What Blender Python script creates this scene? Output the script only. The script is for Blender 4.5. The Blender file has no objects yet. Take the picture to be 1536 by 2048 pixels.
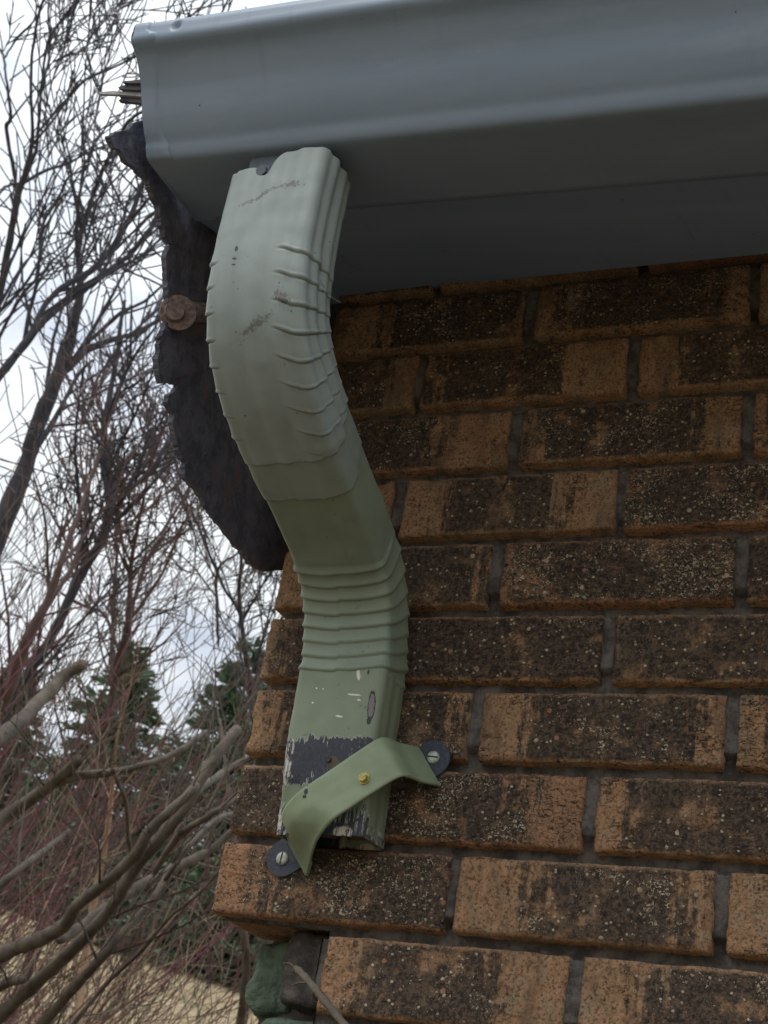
import bpy, bmesh, math, random
from mathutils import Vector, Matrix, noise
PI = math.pi
R = math.radians
scene = bpy.context.scene
COL = scene.collection

# ------------------------------------------------------------ camera
YAW, PITCH, ROLL = 0.46357, 0.46370, -0.17598
FPX = 2908.5
CAM = Vector((0.35495, -1.04348, -0.82898))
RM = Matrix.Rotation(YAW, 3, 'Z') @ Matrix.Rotation(PITCH, 3, 'X') @ Matrix.Rotation(ROLL, 3, 'Y')
RT, FW, UP = RM @ Vector((1, 0, 0)), RM @ Vector((0, 1, 0)), RM @ Vector((0, 0, 1))
cam_d = bpy.data.cameras.new('camera')
cam = bpy.data.objects.new('camera', cam_d)
COL.objects.link(cam)
m3 = Matrix((RT, UP, -FW)).transposed()
cam.matrix_world = Matrix.Translation(CAM) @ m3.to_4x4()
cam_d.sensor_fit = 'VERTICAL'
cam_d.sensor_height = 36.0
cam_d.lens = 36.0 * FPX / 2048
cam_d.clip_start = 0.02
cam_d.clip_end = 600
cam_d.dof.use_dof = True
cam_d.dof.focus_distance = 1.12
cam_d.dof.aperture_fstop = 26
scene.camera = cam

# ------------------------------------------------------------ world, sun, exposure
SUN_EL, SUN_AZ = R(55), R(212)          # azimuth clockwise from +Y
world = bpy.data.worlds.new('World')
scene.world = world
world.use_nodes = True
wt = world.node_tree
for n in list(wt.nodes): wt.nodes.remove(n)
wo = wt.nodes.new('ShaderNodeOutputWorld')
bg = wt.nodes.new('ShaderNodeBackground')
sky = wt.nodes.new('ShaderNodeTexSky')
sky.sky_type = 'NISHITA'
sky.sun_disc = False
sky.sun_elevation = SUN_EL
sky.sun_rotation = SUN_AZ
sky.air_density = 1.2
sky.dust_density = 2.0
tc = wt.nodes.new('ShaderNodeTexCoord')
mp = wt.nodes.new('ShaderNodeMapping')
mp.inputs['Scale'].default_value = (1.0, 1.0, 2.2)
nz = wt.nodes.new('ShaderNodeTexNoise')
nz.inputs['Scale'].default_value = 5.0
nz.inputs['Detail'].default_value = 7
nz.inputs['Roughness'].default_value = 0.55
cr = wt.nodes.new('ShaderNodeValToRGB')
cr.color_ramp.elements[0].position = 0.36
cr.color_ramp.elements[0].color = (6.3, 7.1, 8.6, 1)
cr.color_ramp.elements[1].position = 0.56
cr.color_ramp.elements[1].color = (10.9, 11.3, 11.6, 1)
mx = wt.nodes.new('ShaderNodeMix')
mx.data_type = 'RGBA'
mx.inputs[0].default_value = 0.88
wt.links.new(tc.outputs['Generated'], mp.inputs['Vector'])
wt.links.new(mp.outputs['Vector'], nz.inputs['Vector'])
wt.links.new(nz.outputs['Fac'], cr.inputs['Fac'])
wt.links.new(sky.outputs['Color'], mx.inputs[6])
wt.links.new(cr.outputs['Color'], mx.inputs[7])
sp_ = wt.nodes.new('ShaderNodeSeparateXYZ'); wt.links.new(tc.outputs['Generated'], sp_.inputs[0])
# overcast sky: brighter towards the zenith
mr = wt.nodes.new('ShaderNodeMapRange')
mr.inputs['From Min'].default_value = 0; mr.inputs['From Max'].default_value = 1
mr.inputs['To Min'].default_value = 0.66; mr.inputs['To Max'].default_value = 1.6
wt.links.new(sp_.outputs[2], mr.inputs['Value'])
vm_ = wt.nodes.new('ShaderNodeVectorMath'); vm_.operation = 'SCALE'
wt.links.new(mx.outputs[2], vm_.inputs[0]); wt.links.new(mr.outputs['Result'], vm_.inputs['Scale'])
wt.links.new(vm_.outputs[0], bg.inputs['Color'])
bg.inputs['Strength'].default_value = 0.1
wt.links.new(bg.outputs['Background'], wo.inputs['Surface'])

sd = bpy.data.lights.new('sun', 'SUN')
sd.energy = 0.7
sd.angle = R(14)
sd.color = (1.0, 0.95, 0.88)
sun = bpy.data.objects.new('sun', sd)
COL.objects.link(sun)
sdir = Vector((math.sin(SUN_AZ) * math.cos(SUN_EL), math.cos(SUN_AZ) * math.cos(SUN_EL), math.sin(SUN_EL)))
sun.rotation_euler = sdir.to_track_quat('Z', 'Y').to_euler()
sun.location = (0, -3, 4)

vs = scene.view_settings
vs.view_transform = 'Standard'
vs.look = 'None'
vs.gamma = 1
vs.use_curve_mapping = False
vs.exposure = 0.0

# ------------------------------------------------------------ helpers
def ray(px, py):
    return RT * ((px - 768) / FPX) + FW + UP * (-(py - 1024) / FPX)
def on_y(px, py, Y):
    d = ray(px, py); return CAM + d * ((Y - CAM.y) / d.y)
def on_x(px, py, X):
    d = ray(px, py); return CAM + d * ((X - CAM.x) / d.x)
def at(px, py, D):
    return CAM + ray(px, py) * D

def mesh_obj(name, verts, faces, mat, parent=None, smooth=True, mats=None, midx=None, attrs=None):
    me = bpy.data.meshes.new(name)
    me.from_pydata([tuple(v) for v in verts], [], faces)
    for m in (mats or [mat]): me.materials.append(m)
    if smooth: me.polygons.foreach_set('use_smooth', [True] * len(me.polygons))
    if midx: me.polygons.foreach_set('material_index', midx)
    if attrs:
        for k, vals in attrs.items():
            a = me.attributes.new(k, 'FLOAT_VECTOR', 'POINT')
            a.data.foreach_set('vector', [c for v in vals for c in v])
    me.update()
    o = bpy.data.objects.new(name, me)
    COL.objects.link(o)
    if parent: o.parent = parent
    return o

def tag(o, label=None, cat=None, group=None, kind=None):
    if label: o['label'] = label
    if cat: o['category'] = cat
    if group: o['group'] = group
    if kind: o['kind'] = kind
    return o

def empty(name, loc, label=None, cat=None, group=None):
    """thing root; children are modelled in world coordinates, so keep the matching inverse"""
    o = bpy.data.objects.new(name, None)
    o.empty_display_size = 0.1
    COL.objects.link(o)
    o.location = loc
    return tag(o, label, cat, group)

def adopt(root, *obs):
    for o in obs:
        o.parent = root
        o.matrix_parent_inverse = Matrix.Translation(root.location).inverted()

class MB:
    def __init__(s): s.v = []; s.f = []; s.m = []
    def add(s, vs_, fs, mi=0):
        b = len(s.v); s.v += [Vector(v) for v in vs_]; s.f += [tuple(i + b for i in f) for f in fs]; s.m += [mi] * len(fs)
    def box(s, x0, x1, y0, y1, z0, z1, mi=0):
        s.add([(x0, y0, z0), (x1, y0, z0), (x1, y1, z0), (x0, y1, z0), (x0, y0, z1), (x1, y0, z1), (x1, y1, z1), (x0, y1, z1)],
              [(0, 3, 2, 1), (4, 5, 6, 7), (0, 1, 5, 4), (1, 2, 6, 5), (2, 3, 7, 6), (3, 0, 4, 7)], mi)
    def tube(s, pts, rads, sides=5, cap=True, mi=0):
        n = len(pts)
        if n < 2: return
        ref = Vector((0.31, 0.2, 0.93))
        rings = []
        b = len(s.v)
        u = None
        for i in range(n):
            t = (pts[min(i + 1, n - 1)] - pts[max(i - 1, 0)])
            if t.length < 1e-9: t = Vector((0, 0, 1))
            t.normalize()
            if u is None:
                u = t.cross(ref)
                if u.length < 1e-3: u = t.cross(Vector((1, 0, 0)))
            else:
                u = u - t * u.dot(t)
            u.normalize()
            w = t.cross(u)
            for k in range(sides):
                a = 2 * PI * k / sides
                s.v.append(pts[i] + (u * math.cos(a) + w * math.sin(a)) * rads[i])
        for i in range(n - 1):
            for k in range(sides):
                k2 = (k + 1) % sides
                s.f.append((b + i * sides + k, b + i * sides + k2, b + (i + 1) * sides + k2, b + (i + 1) * sides + k)); s.m.append(mi)
        if cap:
            s.f.append(tuple(b + k for k in reversed(range(sides)))); s.m.append(mi)
            s.f.append(tuple(b + (n - 1) * sides + k for k in range(sides))); s.m.append(mi)
    def cyl(s, c, axis, r, h, sides=24, r2=None, mi=0):
        c = Vector(c); axis = Vector(axis).normalized()
        s.tube([c, c + axis * h], [r, r if r2 is None else r2], sides, True, mi)
    def build(s, name, mat, parent=None, smooth=False, mats=None):
        return mesh_obj(name, s.v, s.f, mat, parent, smooth, mats, s.m if mats else None)

def catmull(pts, n=6):
    """pts: list of tuples of equal length"""
    P = [pts[0]] + list(pts) + [pts[-1]]
    out = []
    for i in range(1, len(P) - 2):
        for k in range(n):
            t = k / n
            out.append(tuple(0.5 * ((2 * b) + (-a + c) * t + (2 * a - 5 * b + 4 * c - d) * t * t + (-a + 3 * b - 3 * c + d) * t ** 3)
                             for a, b, c, d in zip(P[i - 1], P[i], P[i + 1], P[i + 2])))
    out.append(tuple(pts[-1]))
    return out

# ------------------------------------------------------------ material helpers
class NT:
    def __init__(s, name):
        s.mat = bpy.data.materials.new(name)
        s.mat.use_nodes = True
        s.t = s.mat.node_tree
        s.b = s.t.nodes['Principled BSDF']
    def n(s, typ, **kw):
        nd = s.t.nodes.new(typ)
        for k, v in kw.items():
            if k.startswith('i_'):
                nd.inputs[k[2:].replace('_', ' ')].default_value = v
            else: setattr(nd, k, v)
        return nd
    def l(s, a, b): s.t.links.new(a, b)
    def coord(s, scale=(1, 1, 1), kind='Object', vec=None, loc=(0, 0, 0), rot=(0, 0, 0)):
        mpn = s.n('ShaderNodeMapping')
        mpn.inputs['Scale'].default_value = scale
        mpn.inputs['Location'].default_value = loc
        mpn.inputs['Rotation'].default_value = rot
        if vec is None:
            c = s.n('ShaderNodeTexCoord'); vec = c.outputs[kind]
        s.l(vec, mpn.inputs['Vector'])
        return mpn.outputs['Vector']
    def noise(s, vec, scale, detail=4, rough=0.55, dist=0.0):
        nd = s.n('ShaderNodeTexNoise')
        nd.inputs['Scale'].default_value = scale
        nd.inputs['Detail'].default_value = detail
        nd.inputs['Roughness'].default_value = rough
        nd.inputs['Distortion'].default_value = dist
        s.l(vec, nd.inputs['Vector'])
        return nd.outputs['Fac']
    def vor(s, vec, scale, feature='F1', rand=1.0):
        nd = s.n('ShaderNodeTexVoronoi')
        nd.feature = feature
        nd.inputs['Scale'].default_value = scale
        nd.inputs['Randomness'].default_value = rand
        s.l(vec, nd.inputs['Vector'])
        return nd
    def math(s, op, a, b=None, c=None, clamp=False):
        nd = s.n('ShaderNodeMath'); nd.operation = op; nd.use_clamp = clamp
        for i, x in enumerate((a, b, c)):
            if x is None: continue
            if isinstance(x, (int, float)): nd.inputs[i].default_value = x
            else: s.l(x, nd.inputs[i])
        return nd.outputs[0]
    def ss(s, x, a, b):
        """smoothstep from a to b -> 0..1 (a may exceed b)"""
        nd = s.n('ShaderNodeMapRange'); nd.interpolation_type = 'SMOOTHSTEP'
        if a <= b:
            nd.inputs['From Min'].default_value = a; nd.inputs['From Max'].default_value = b
        else:
            nd.inputs['From Min'].default_value = b; nd.inputs['From Max'].default_value = a
            nd.inputs['To Min'].default_value = 1; nd.inputs['To Max'].default_value = 0
        s.l(x, nd.inputs['Value'])
        return nd.outputs['Result']
    def mix(s, f, a, b):
        nd = s.n('ShaderNodeMix'); nd.data_type = 'RGBA'
        if isinstance(f, (int, float)): nd.inputs[0].default_value = f
        else: s.l(f, nd.inputs[0])
        for i, x in ((6, a), (7, b)):
            if isinstance(x, tuple): nd.inputs[i].default_value = x if len(x) == 4 else (*x, 1)
            else: s.l(x, nd.inputs[i])
        return nd.outputs[2]
    def sep(s, v):
        nd = s.n('ShaderNodeSeparateXYZ'); s.l(v, nd.inputs[0]); return nd.outputs
    def comb(s, x, y, z):
        nd = s.n('ShaderNodeCombineXYZ')
        for i, q in enumerate((x, y, z)):
            if isinstance(q, (int, float)): nd.inputs[i].default_value = q
            else: s.l(q, nd.inputs[i])
        return nd.outputs[0]
    def attr(s, name):
        nd = s.n('ShaderNodeAttribute'); nd.attribute_name = name; return nd.outputs['Vector']
    def bump(s, h, strength=0.5, dist=0.002, prev=None):
        nd = s.n('ShaderNodeBump')
        nd.inputs['Strength'].default_value = strength
        nd.inputs['Distance'].default_value = dist
        s.l(h, nd.inputs['Height'])
        if prev is not None: s.l(prev, nd.inputs['Normal'])
        return nd.outputs['Normal']
    def out(s, col=None, rough=None, normal=None, spec=None, metal=None, coat=None):
        for k, x in (('Base Color', col), ('Roughness', rough), ('Normal', normal), ('Specular IOR Level', spec), ('Metallic', metal), ('Coat Weight', coat)):
            if x is None: continue
            if isinstance(x, (int, float)): s.b.inputs[k].default_value = x
            elif isinstance(x, tuple): s.b.inputs[k].default_value = x if len(x) == 4 else (*x, 1)
            else: s.l(x, s.b.inputs[k])
        return s.mat

# ---- brick
def mat_brick():
    m = NT('weathered brick')
    obj = m.coord()
    bl = m.sep(m.attr('bl'))       # u, v in -1..1, metres of half length
    br = m.sep(m.attr('br'))       # random numbers of this brick
    u, v = bl[0], bl[1]
    # long thin drips and a ragged dark centre; the ends stay clean
    off = m.math('MULTIPLY_ADD', br[0], 0.8, -0.4)
    uu = m.math('ABSOLUTE', m.math('SUBTRACT', u, off))
    st = m.noise(m.coord((75, 3, 7), vec=obj), 1.0, 4, 0.7)
    rg = m.noise(m.coord((1, 1, 1), vec=obj), 95, 5, 0.7)
    edge = m.math('ADD', uu, m.math('MULTIPLY_ADD', st, 1.5, -0.75))
    edge = m.math('ADD', edge, m.math('MULTIPLY_ADD', rg, 0.9, -0.45))
    edge = m.math('ADD', edge, m.math('MULTIPLY_ADD', br[1], -0.55, 0.16))
    dark = m.ss(edge, 0.74, 0.56)
    big = m.noise(obj, 26, 4, 0.62)
    isl = m.math('ADD', big, m.math('MULTIPLY', rg, 0.35))
    dark = m.math('MULTIPLY', dark, m.ss(isl, 0.88, 0.70))
    ve = m.ss(m.math('ADD', m.math('ABSOLUTE', v), m.math('MULTIPLY', rg, 0.25)), 1.09, 0.98)
    dark = m.math('MULTIPLY', dark, ve)
    grain = m.noise(obj, 420, 4, 0.7)
    med = m.noise(obj, 130, 4, 0.6)
    warm = m.mix(m.ss(med, 0.35, 0.68), (0.285, 0.158, 0.082), (0.405, 0.242, 0.140))
    warm = m.mix(m.ss(m.noise(obj, 42, 3), 0.46, 0.68), warm, (0.30, 0.215, 0.135))
    warm = m.mix(m.ss(br[2], 0.6, 1.0), warm, (0.34, 0.175, 0.10))
    warm = m.mix(m.math('MULTIPLY', m.ss(m.noise(obj, 700, 3, 0.7), 0.52, 0.70), 0.55), warm, (0.46, 0.33, 0.22))
    warm = m.mix(m.ss(grain, 0.52, 0.38), warm, (0.13, 0.078, 0.045))
    sm_ = m.noise(m.coord((38, 10, 14), vec=obj, loc=(2, 5, 7)), 1.0, 5, 0.7)
    warm = m.mix(m.math('MULTIPLY', m.ss(sm_, 0.46, 0.66), 0.65), warm, (0.125, 0.085, 0.055))
    # drag cracks in the clean face
    ck = m.noise(m.coord((150, 150, 420), vec=obj), 1.0, 3, 0.55, 0.9)
    ckm = m.ss(m.math('ABSOLUTE', m.math('SUBTRACT', ck, 0.42)), 0.030, 0.006)
    ckw = m.math('MULTIPLY', ckm, m.ss(m.math('ADD', m.noise(obj, 30, 2), m.math('MULTIPLY_ADD', br[1], 0.30, -0.15)), 0.47, 0.57))
    warm = m.mix(ckw, warm, (0.035, 0.025, 0.02))
    g2 = m.noise(obj, 260, 3, 0.65, 0.8)
    dk = m.mix(m.ss(g2, 0.40, 0.62), (0.046, 0.036, 0.031), (0.135, 0.098, 0.070))
    dk = m.mix(m.ss(grain, 0.55, 0.70), dk, (0.20, 0.135, 0.085))
    # half hidden orange body between the dark crust
    pat = m.ss(m.noise(m.coord((1, 1, 1), vec=obj, loc=(3, 1, 2)), 75, 5, 0.75), 0.55, 0.66)
    dk = m.mix(m.math('MULTIPLY', pat, 0.55), dk, warm)
    col = m.mix(dark, warm, dk)
    # pale grit: sharp irregular flecks, mostly inside the dark field, in clouds
    dens = m.math('ADD', m.noise(m.coord((1, 1, 1), vec=obj, loc=(7, 3, 5)), 24, 3, 0.65), m.math('MULTIPLY_ADD', br[2], 0.20, -0.10))
    dn = m.ss(dens, 0.40, 0.66)
    f1 = m.noise(m.coord((1, 1, 1.15), vec=obj, loc=(1, 9, 4)), 430, 2, 0.5, 1.1)
    thr = m.math('MULTIPLY_ADD', dn, -0.148, 0.722)
    fl = m.ss(m.math('SUBTRACT', f1, thr), 0.0, 0.022)
    vo = m.vor(m.coord((1, 1, 1.1), vec=obj), 330)
    rnd = m.sep(vo.outputs['Color'])
    f2 = m.math('MULTIPLY', m.math('GREATER_THAN', rnd[0], 0.93), m.ss(m.math('ADD', vo.outputs['Distance'], m.math('MULTIPLY', m.noise(obj, 900, 2), 0.5)), 0.72, 0.56))
    fl = m.math('MAXIMUM', fl, f2)
    fl = m.math('MULTIPLY', fl, m.math('MULTIPLY_ADD', m.ss(m.math('ADD', edge, -0.04), 0.74, 0.56), 0.94, 0.06))
    fl = m.math('MULTIPLY', fl, ve)
    col = m.mix(fl, col, m.mix(rnd[2], (0.66, 0.58, 0.43), (0.40, 0.33, 0.22)))
    vo2 = m.vor(obj, 120)
    r2 = m.sep(vo2.outputs['Color'])
    peb = m.math('MULTIPLY', m.math('GREATER_THAN', r2[0], 0.94), m.ss(vo2.outputs['Distance'], 0.30, 0.2))
    col = m.mix(m.math('MULTIPLY', peb, dark), col, m.mix(r2[1], (0.40, 0.19, 0.12), (0.60, 0.48, 0.33)))
    h = m.math('ADD', m.math('MULTIPLY', m.noise(obj, 300, 5, 0.75), m.math('MULTIPLY_ADD', dark, 1.2, 0.45)), m.math('MULTIPLY', fl, 0.5))
    h = m.math('SUBTRACT', h, m.math('MULTIPLY', ckw, 0.8))
    h = m.math('ADD', h, m.math('MULTIPLY', peb, 0.4))
    nrm = m.bump(h, 0.9, 0.0022)
    return m.out(col, 0.93, nrm, 0.25)

def mat_mortar():
    m = NT('grey mortar')
    obj = m.coord()
    g = m.noise(obj, 620, 4, 0.75)
    c = m.mix(m.ss(m.noise(obj, 55, 5, 0.7), 0.38, 0.62), (0.078, 0.070, 0.065), (0.185, 0.165, 0.150))
    c = m.mix(m.ss(g, 0.60, 0.75), c, (0.26, 0.24, 0.22))
    return m.out(c, 0.95, m.bump(g, 1.0, 0.0018), 0.2)

def mat_plain(name, col, rough=0.6, nscale=60, var=0.12, bump=0.2, bdist=0.001, metal=0.0, spec=0.4, bscale=None):
    m = NT(name)
    obj = m.coord()
    n = m.noise(obj, nscale, 4, 0.6)
    d = tuple(c * (1 - var) for c in col); e = tuple(min(1, c * (1 + var)) for c in col)
    c = m.mix(m.ss(n, 0.3, 0.7), d, e)
    nb = m.noise(obj, bscale or nscale * 4, 4, 0.6)
    return m.out(c, rough, m.bump(nb, bump, bdist), spec, metal)

def mat_gutter(name, a, b, rough):
    m = NT(name)
    obj = m.coord()
    n = m.noise(m.coord((3, 20, 20), vec=obj), 1.0, 4, 0.6)
    c = m.mix(m.ss(n, 0.3, 0.7), a, b)
    dirt = m.ss(m.noise(m.coord((8, 60, 30), vec=obj), 1.0, 5, 0.7), 0.60, 0.8)
    c = m.mix(m.math('MULTIPLY', dirt, 0.25), c, (0.12, 0.13, 0.12))
    drip = m.ss(m.noise(m.coord((55, 6, 6), vec=obj), 1.0, 4, 0.7), 0.56, 0.74)
    c = m.mix(m.math('MULTIPLY', drip, 0.22), c, (0.16, 0.19, 0.20))
    chalk = m.ss(m.noise(m.coord((9, 30, 30), vec=obj, loc=(4, 2, 1)), 1.0, 5, 0.7), 0.52, 0.72)
    c = m.mix(m.math('MULTIPLY', chalk, 0.20), c, (0.42, 0.48, 0.52))
    sp = m.vor(obj, 160); r_ = m.sep(sp.outputs['Color'])
    spot = m.math('MULTIPLY', m.math('GREATER_THAN', r_[0], 0.992), m.ss(sp.outputs['Distance'], 0.2, 0.1))
    c = m.mix(spot, c, (0.1, 0.1, 0.09))
    h = m.noise(m.coord((6, 40, 40), vec=obj), 1.0, 3)
    return m.out(c, rough, m.bump(h, 0.25, 0.002), 0.5)

def ellipse(m, x, z, cx, cz, rx, rz, wob, ang=0.0):
    dx = m.math('SUBTRACT', x, cx); dz = m.math('SUBTRACT', z, cz)
    ca, sa = math.cos(ang), math.sin(ang)
    ex = m.math('ADD', m.math('MULTIPLY', dx, ca / rx), m.math('MULTIPLY', dz, sa / rx))
    ez = m.math('ADD', m.math('MULTIPLY', dx, -sa / rz), m.math('MULTIPLY', dz, ca / rz))
    d = m.math('SQRT', m.math('ADD', m.math('MULTIPLY', ex, ex), m.math('MULTIPLY', ez, ez)))
    return m.math('ADD', d, wob)

def mat_pipe(name, lower=False, pcol=None):
    m = NT(name)
    PCOL = ((0.205, 0.255, 0.175), (0.24, 0.29, 0.205)) if lower else (pcol or ((0.285, 0.340, 0.330), (0.325, 0.380, 0.370)))  # default tone is the bluest, with glare in the colour
    obj = m.coord()
    s_ = m.sep(obj)
    x, y, z = s_[0], s_[1], s_[2]
    n = m.noise(obj, 22, 4, 0.6)
    c = m.mix(m.ss(n, 0.3, 0.7), *PCOL)
    fine = m.noise(obj, 420, 4, 0.7)
    # grime: faint streaks and small scuffs
    st = m.noise(m.coord((90, 30, 14), vec=obj), 1.0, 4, 0.65)
    c = m.mix(m.math('MULTIPLY', m.ss(st, 0.55, 0.75), 0.22), c, (0.19, 0.20, 0.15))
    sc = m.noise(m.coord((110, 110, 150), vec=obj), 1.0, 5, 0.72, 0.6)
    zone = m.ss(m.noise(obj, 17, 2), 0.53, 0.64)
    scm = m.math('MULTIPLY', m.ss(sc, 0.63, 0.68), zone)
    c = m.mix(m.math('MULTIPLY', scm, 0.8), c, (0.12, 0.11, 0.10))
    sp = m.vor(obj, 300); r_ = m.sep(sp.outputs['Color'])
    spot = m.math('MULTIPLY', m.math('GREATER_THAN', r_[0], 0.988), m.ss(sp.outputs['Distance'], 0.3, 0.15))
    c = m.mix(m.math('MULTIPLY', spot, 0.8), c, (0.09, 0.09, 0.08))
    rough = m.math('MULTIPLY_ADD', n, 0.12, 0.42)
    wob = m.math('MULTIPLY_ADD', m.noise(obj, 260, 3, 0.7), 0.9, -0.45)
    h = fine
    if not lower:
        # long scratched scuff under the outlet and a second one lower down
        def line(ax, az, bx, bz, w):
            L = math.hypot(bx - ax, bz - az); ang = math.atan2(bz - az, bx - ax)
            e = ellipse(m, x, z, (ax + bx) / 2, (az + bz) / 2, L / 2, w, m.math('MULTIPLY_ADD', m.noise(obj, 420, 5, 0.8), 4.2, -1.75), ang)
            return m.ss(e, 1.0, 0.8)
        front = m.ss(y, -0.240, -0.262)
        l1 = line(-0.188, -0.150, -0.136, -0.126, 0.0030)
        l2 = line(-0.150, -0.129, -0.125, -0.134, 0.0045)
        l3 = line(-0.172, -0.255, -0.135, -0.236, 0.0040)
        l4 = line(-0.140, -0.222, -0.122, -0.236, 0.0060)
        allm = m.math('MULTIPLY', m.math('MAXIMUM', m.math('MAXIMUM', l1, l2), m.math('MAXIMUM', l3, l4)), front)
        c = m.mix(m.math('MULTIPLY', allm, 0.75), c, (0.13, 0.12, 0.11))
        for (ex, ez, rx, rz) in ((-0.1735, -0.186, .0014, .0028), (-0.1737, -0.1945, .0018, .0009), (-0.1737, -0.1995, .0018, .0008)):
            e = ellipse(m, x, z, ex, ez, rx, rz, wob)
            c = m.mix(m.math('MULTIPLY', m.ss(e, 1.0, 0.8), front), c, (0.06, 0.06, 0.06))
    else:
        # navy undercoat left bare: bands with brushed, ragged edges
        jag = m.math('ADD', m.math('MULTIPLY_ADD', m.noise(m.coord((360, 60, 25), vec=obj), 1.0, 4, 0.75), 0.016, -0.008), m.math('MULTIPLY_ADD', m.noise(m.coord((70, 60, 40), vec=obj), 1.0, 2), 0.016, -0.008))
        zz = m.math('ADD', z, jag)
        xs = m.math('MULTIPLY_ADD', x, 0.04, 0.0065)
        zz = m.math('SUBTRACT', zz, xs)
        band = m.math('MULTIPLY', m.ss(zz, -0.4755, -0.4775), m.ss(zz, -0.5125, -0.5105))
        low = m.math('MULTIPLY', m.ss(zz, -0.5265, -0.5285), 1.0)
        rightpart = m.ss(m.math('ADD', x, m.math('MULTIPLY', jag, 1.5)), -0.150, -0.144)
        strk = m.ss(m.math('ADD', m.noise(m.coord((330, 80, 28), vec=obj), 1.0, 4, 0.7), m.math('MULTIPLY_ADD', z, 7.0, 3.75)), 0.46, 0.54)
        low = m.math('MULTIPLY', low, m.math('SUBTRACT', 1.0, m.math('MULTIPLY', rightpart, strk)))
        dark = m.math('MAXIMUM', band, low)
        side = m.ss(y, -0.030, -0.036)
        dark = m.math('MULTIPLY', dark, m.math('MAXIMUM', side, m.ss(x, -0.15, -0.16)))
        botd = m.math('MULTIPLY', m.ss(zz, -0.5370, -0.5440), m.math('MAXIMUM', strk, m.ss(zz, -0.548, -0.551)))
        dark = m.math('MAXIMUM', dark, m.math('MULTIPLY', botd, 0.85))
        navy = m.mix(m.ss(fine, 0.4, 0.7), (0.030, 0.034, 0.050), (0.055, 0.060, 0.080))
        prim = m.math('MULTIPLY', m.math('MULTIPLY', m.ss(dark, 0.02, 0.35), m.ss(dark, 0.98, 0.65)), m.ss(m.noise(obj, 200, 3), 0.42, 0.55))
        c = m.mix(dark, c, navy)
        c = m.mix(prim, c, (0.42, 0.42, 0.37))
        # pale scratches where the paint dragged
        ws = m.noise(m.coord((700, 200, 60), vec=obj), 1.0, 4, 0.75)
        wz = m.ss(m.noise(m.coord((120, 60, 60), vec=obj), 1.0, 3), 0.46, 0.58)
        wm = m.math('MULTIPLY', m.math('MULTIPLY', m.ss(ws, 0.60, 0.66), wz), dark)
        c = m.mix(wm, c, (0.55, 0.54, 0.48))
        edge = m.math('MULTIPLY', m.ss(m.math('ADD', x, m.math('MULTIPLY', jag, 0.5)), -0.184, -0.187), m.ss(m.noise(m.coord((300, 200, 70), vec=obj), 1.0, 4, 0.8), 0.45, 0.55))
        c = m.mix(m.math('MULTIPLY', edge, dark), c, (0.55, 0.55, 0.48))
        pale = m.math('MULTIPLY', m.ss(ellipse(m, x, z, -0.134, -0.549, 0.009, 0.005, wob), 1.1, 0.7), m.ss(ws, 0.42, 0.5))
        c = m.mix(pale, c, (0.62, 0.58, 0.50))
        # chips
        def chip(ex, ez, rx, rz, colr, ang=0.0, ring=False):
            nonlocal c
            e = ellipse(m, x, z, ex, ez, rx, rz, wob, ang)
            if ring: c = m.mix(m.ss(e, 1.12, 1.0), c, (0.03, 0.028, 0.028))
            c = m.mix(m.ss(e, 0.86 if ring else 1.0, 0.74 if ring else 0.9), c, colr)
        chip(-0.1235, -0.4490, 0.0030, 0.0125, (0.20, 0.175, 0.17), 0.06, True)
        chip(-0.1235, -0.4610, 0.0022, 0.0035, (0.03, 0.03, 0.03))
        chip(-0.1305, -0.4205, 0.0011, 0.0022, (0.03, 0.03, 0.03))
        chip(-0.1390, -0.4225, 0.0016, 0.0055, (0.70, 0.70, 0.62), 0.25)
        for (ex, ez, rx) in ((-0.1745, -0.4345, .0009), (-0.1685, -0.435, .0007), (-0.140, -0.4395, .0060), (-0.135, -0.444, .0018), (-0.1755, -0.447, .0010), (-0.150, -0.458, .0035)):
            chip(ex, ez, rx, 0.0008, (0.70, 0.70, 0.62), -0.1)
        chip(-0.1480, -0.4985, 0.0050, 0.0095, (0.10, 0.085, 0.06), 0.2)
    hb = m.math('ADD', m.math('MULTIPLY', fine, 0.25), m.noise(obj, 60, 3))
    return m.out(c, rough, m.bump(hb, 0.25, 0.0012), 0.45)

def mat_strap():
    m = NT('sage painted strap')
    obj = m.coord()
    s_ = m.sep(obj)
    n = m.noise(obj, 60, 4)
    c = m.mix(m.ss(n, 0.35, 0.65), (0.235, 0.295, 0.185), (0.265, 0.325, 0.21))
    wob = m.math('MULTIPLY_ADD', m.noise(obj, 400, 3, 0.7), 1.2, -0.6)
    for (px, pz, rx, rz) in ((-0.1625, -0.5165, .0010, .0030), (-0.1628, -0.5235, .0018, .0024), (-0.1637, -0.5275, .0020, .0016)):
        c = m.mix(m.ss(ellipse(m, s_[0], s_[2], px, pz, rx, rz, wob), 1.0, 0.85), c, (0.03, 0.035, 0.045))
    hb = m.noise(obj, 150, 3)
    return m.out(c, 0.5, m.bump(hb, 0.2, 0.0012), 0.45)

def mat_navy():
    m = NT('chipped navy paint')
    obj = m.coord()
    c = m.mix(m.ss(m.noise(obj, 300, 4, 0.7), 0.4, 0.7), (0.030, 0.036, 0.055), (0.060, 0.068, 0.092))
    w = m.ss(m.noise(m.coord((60, 60, 500), vec=obj, rot=(0, 0.6, 0)), 1.0, 4, 0.75), 0.70, 0.74)
    c = m.mix(w, c, (0.45, 0.45, 0.45))
    return m.out(c, 0.55, m.bump(m.noise(obj, 500, 3), 0.4, 0.0006), 0.4)

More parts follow.
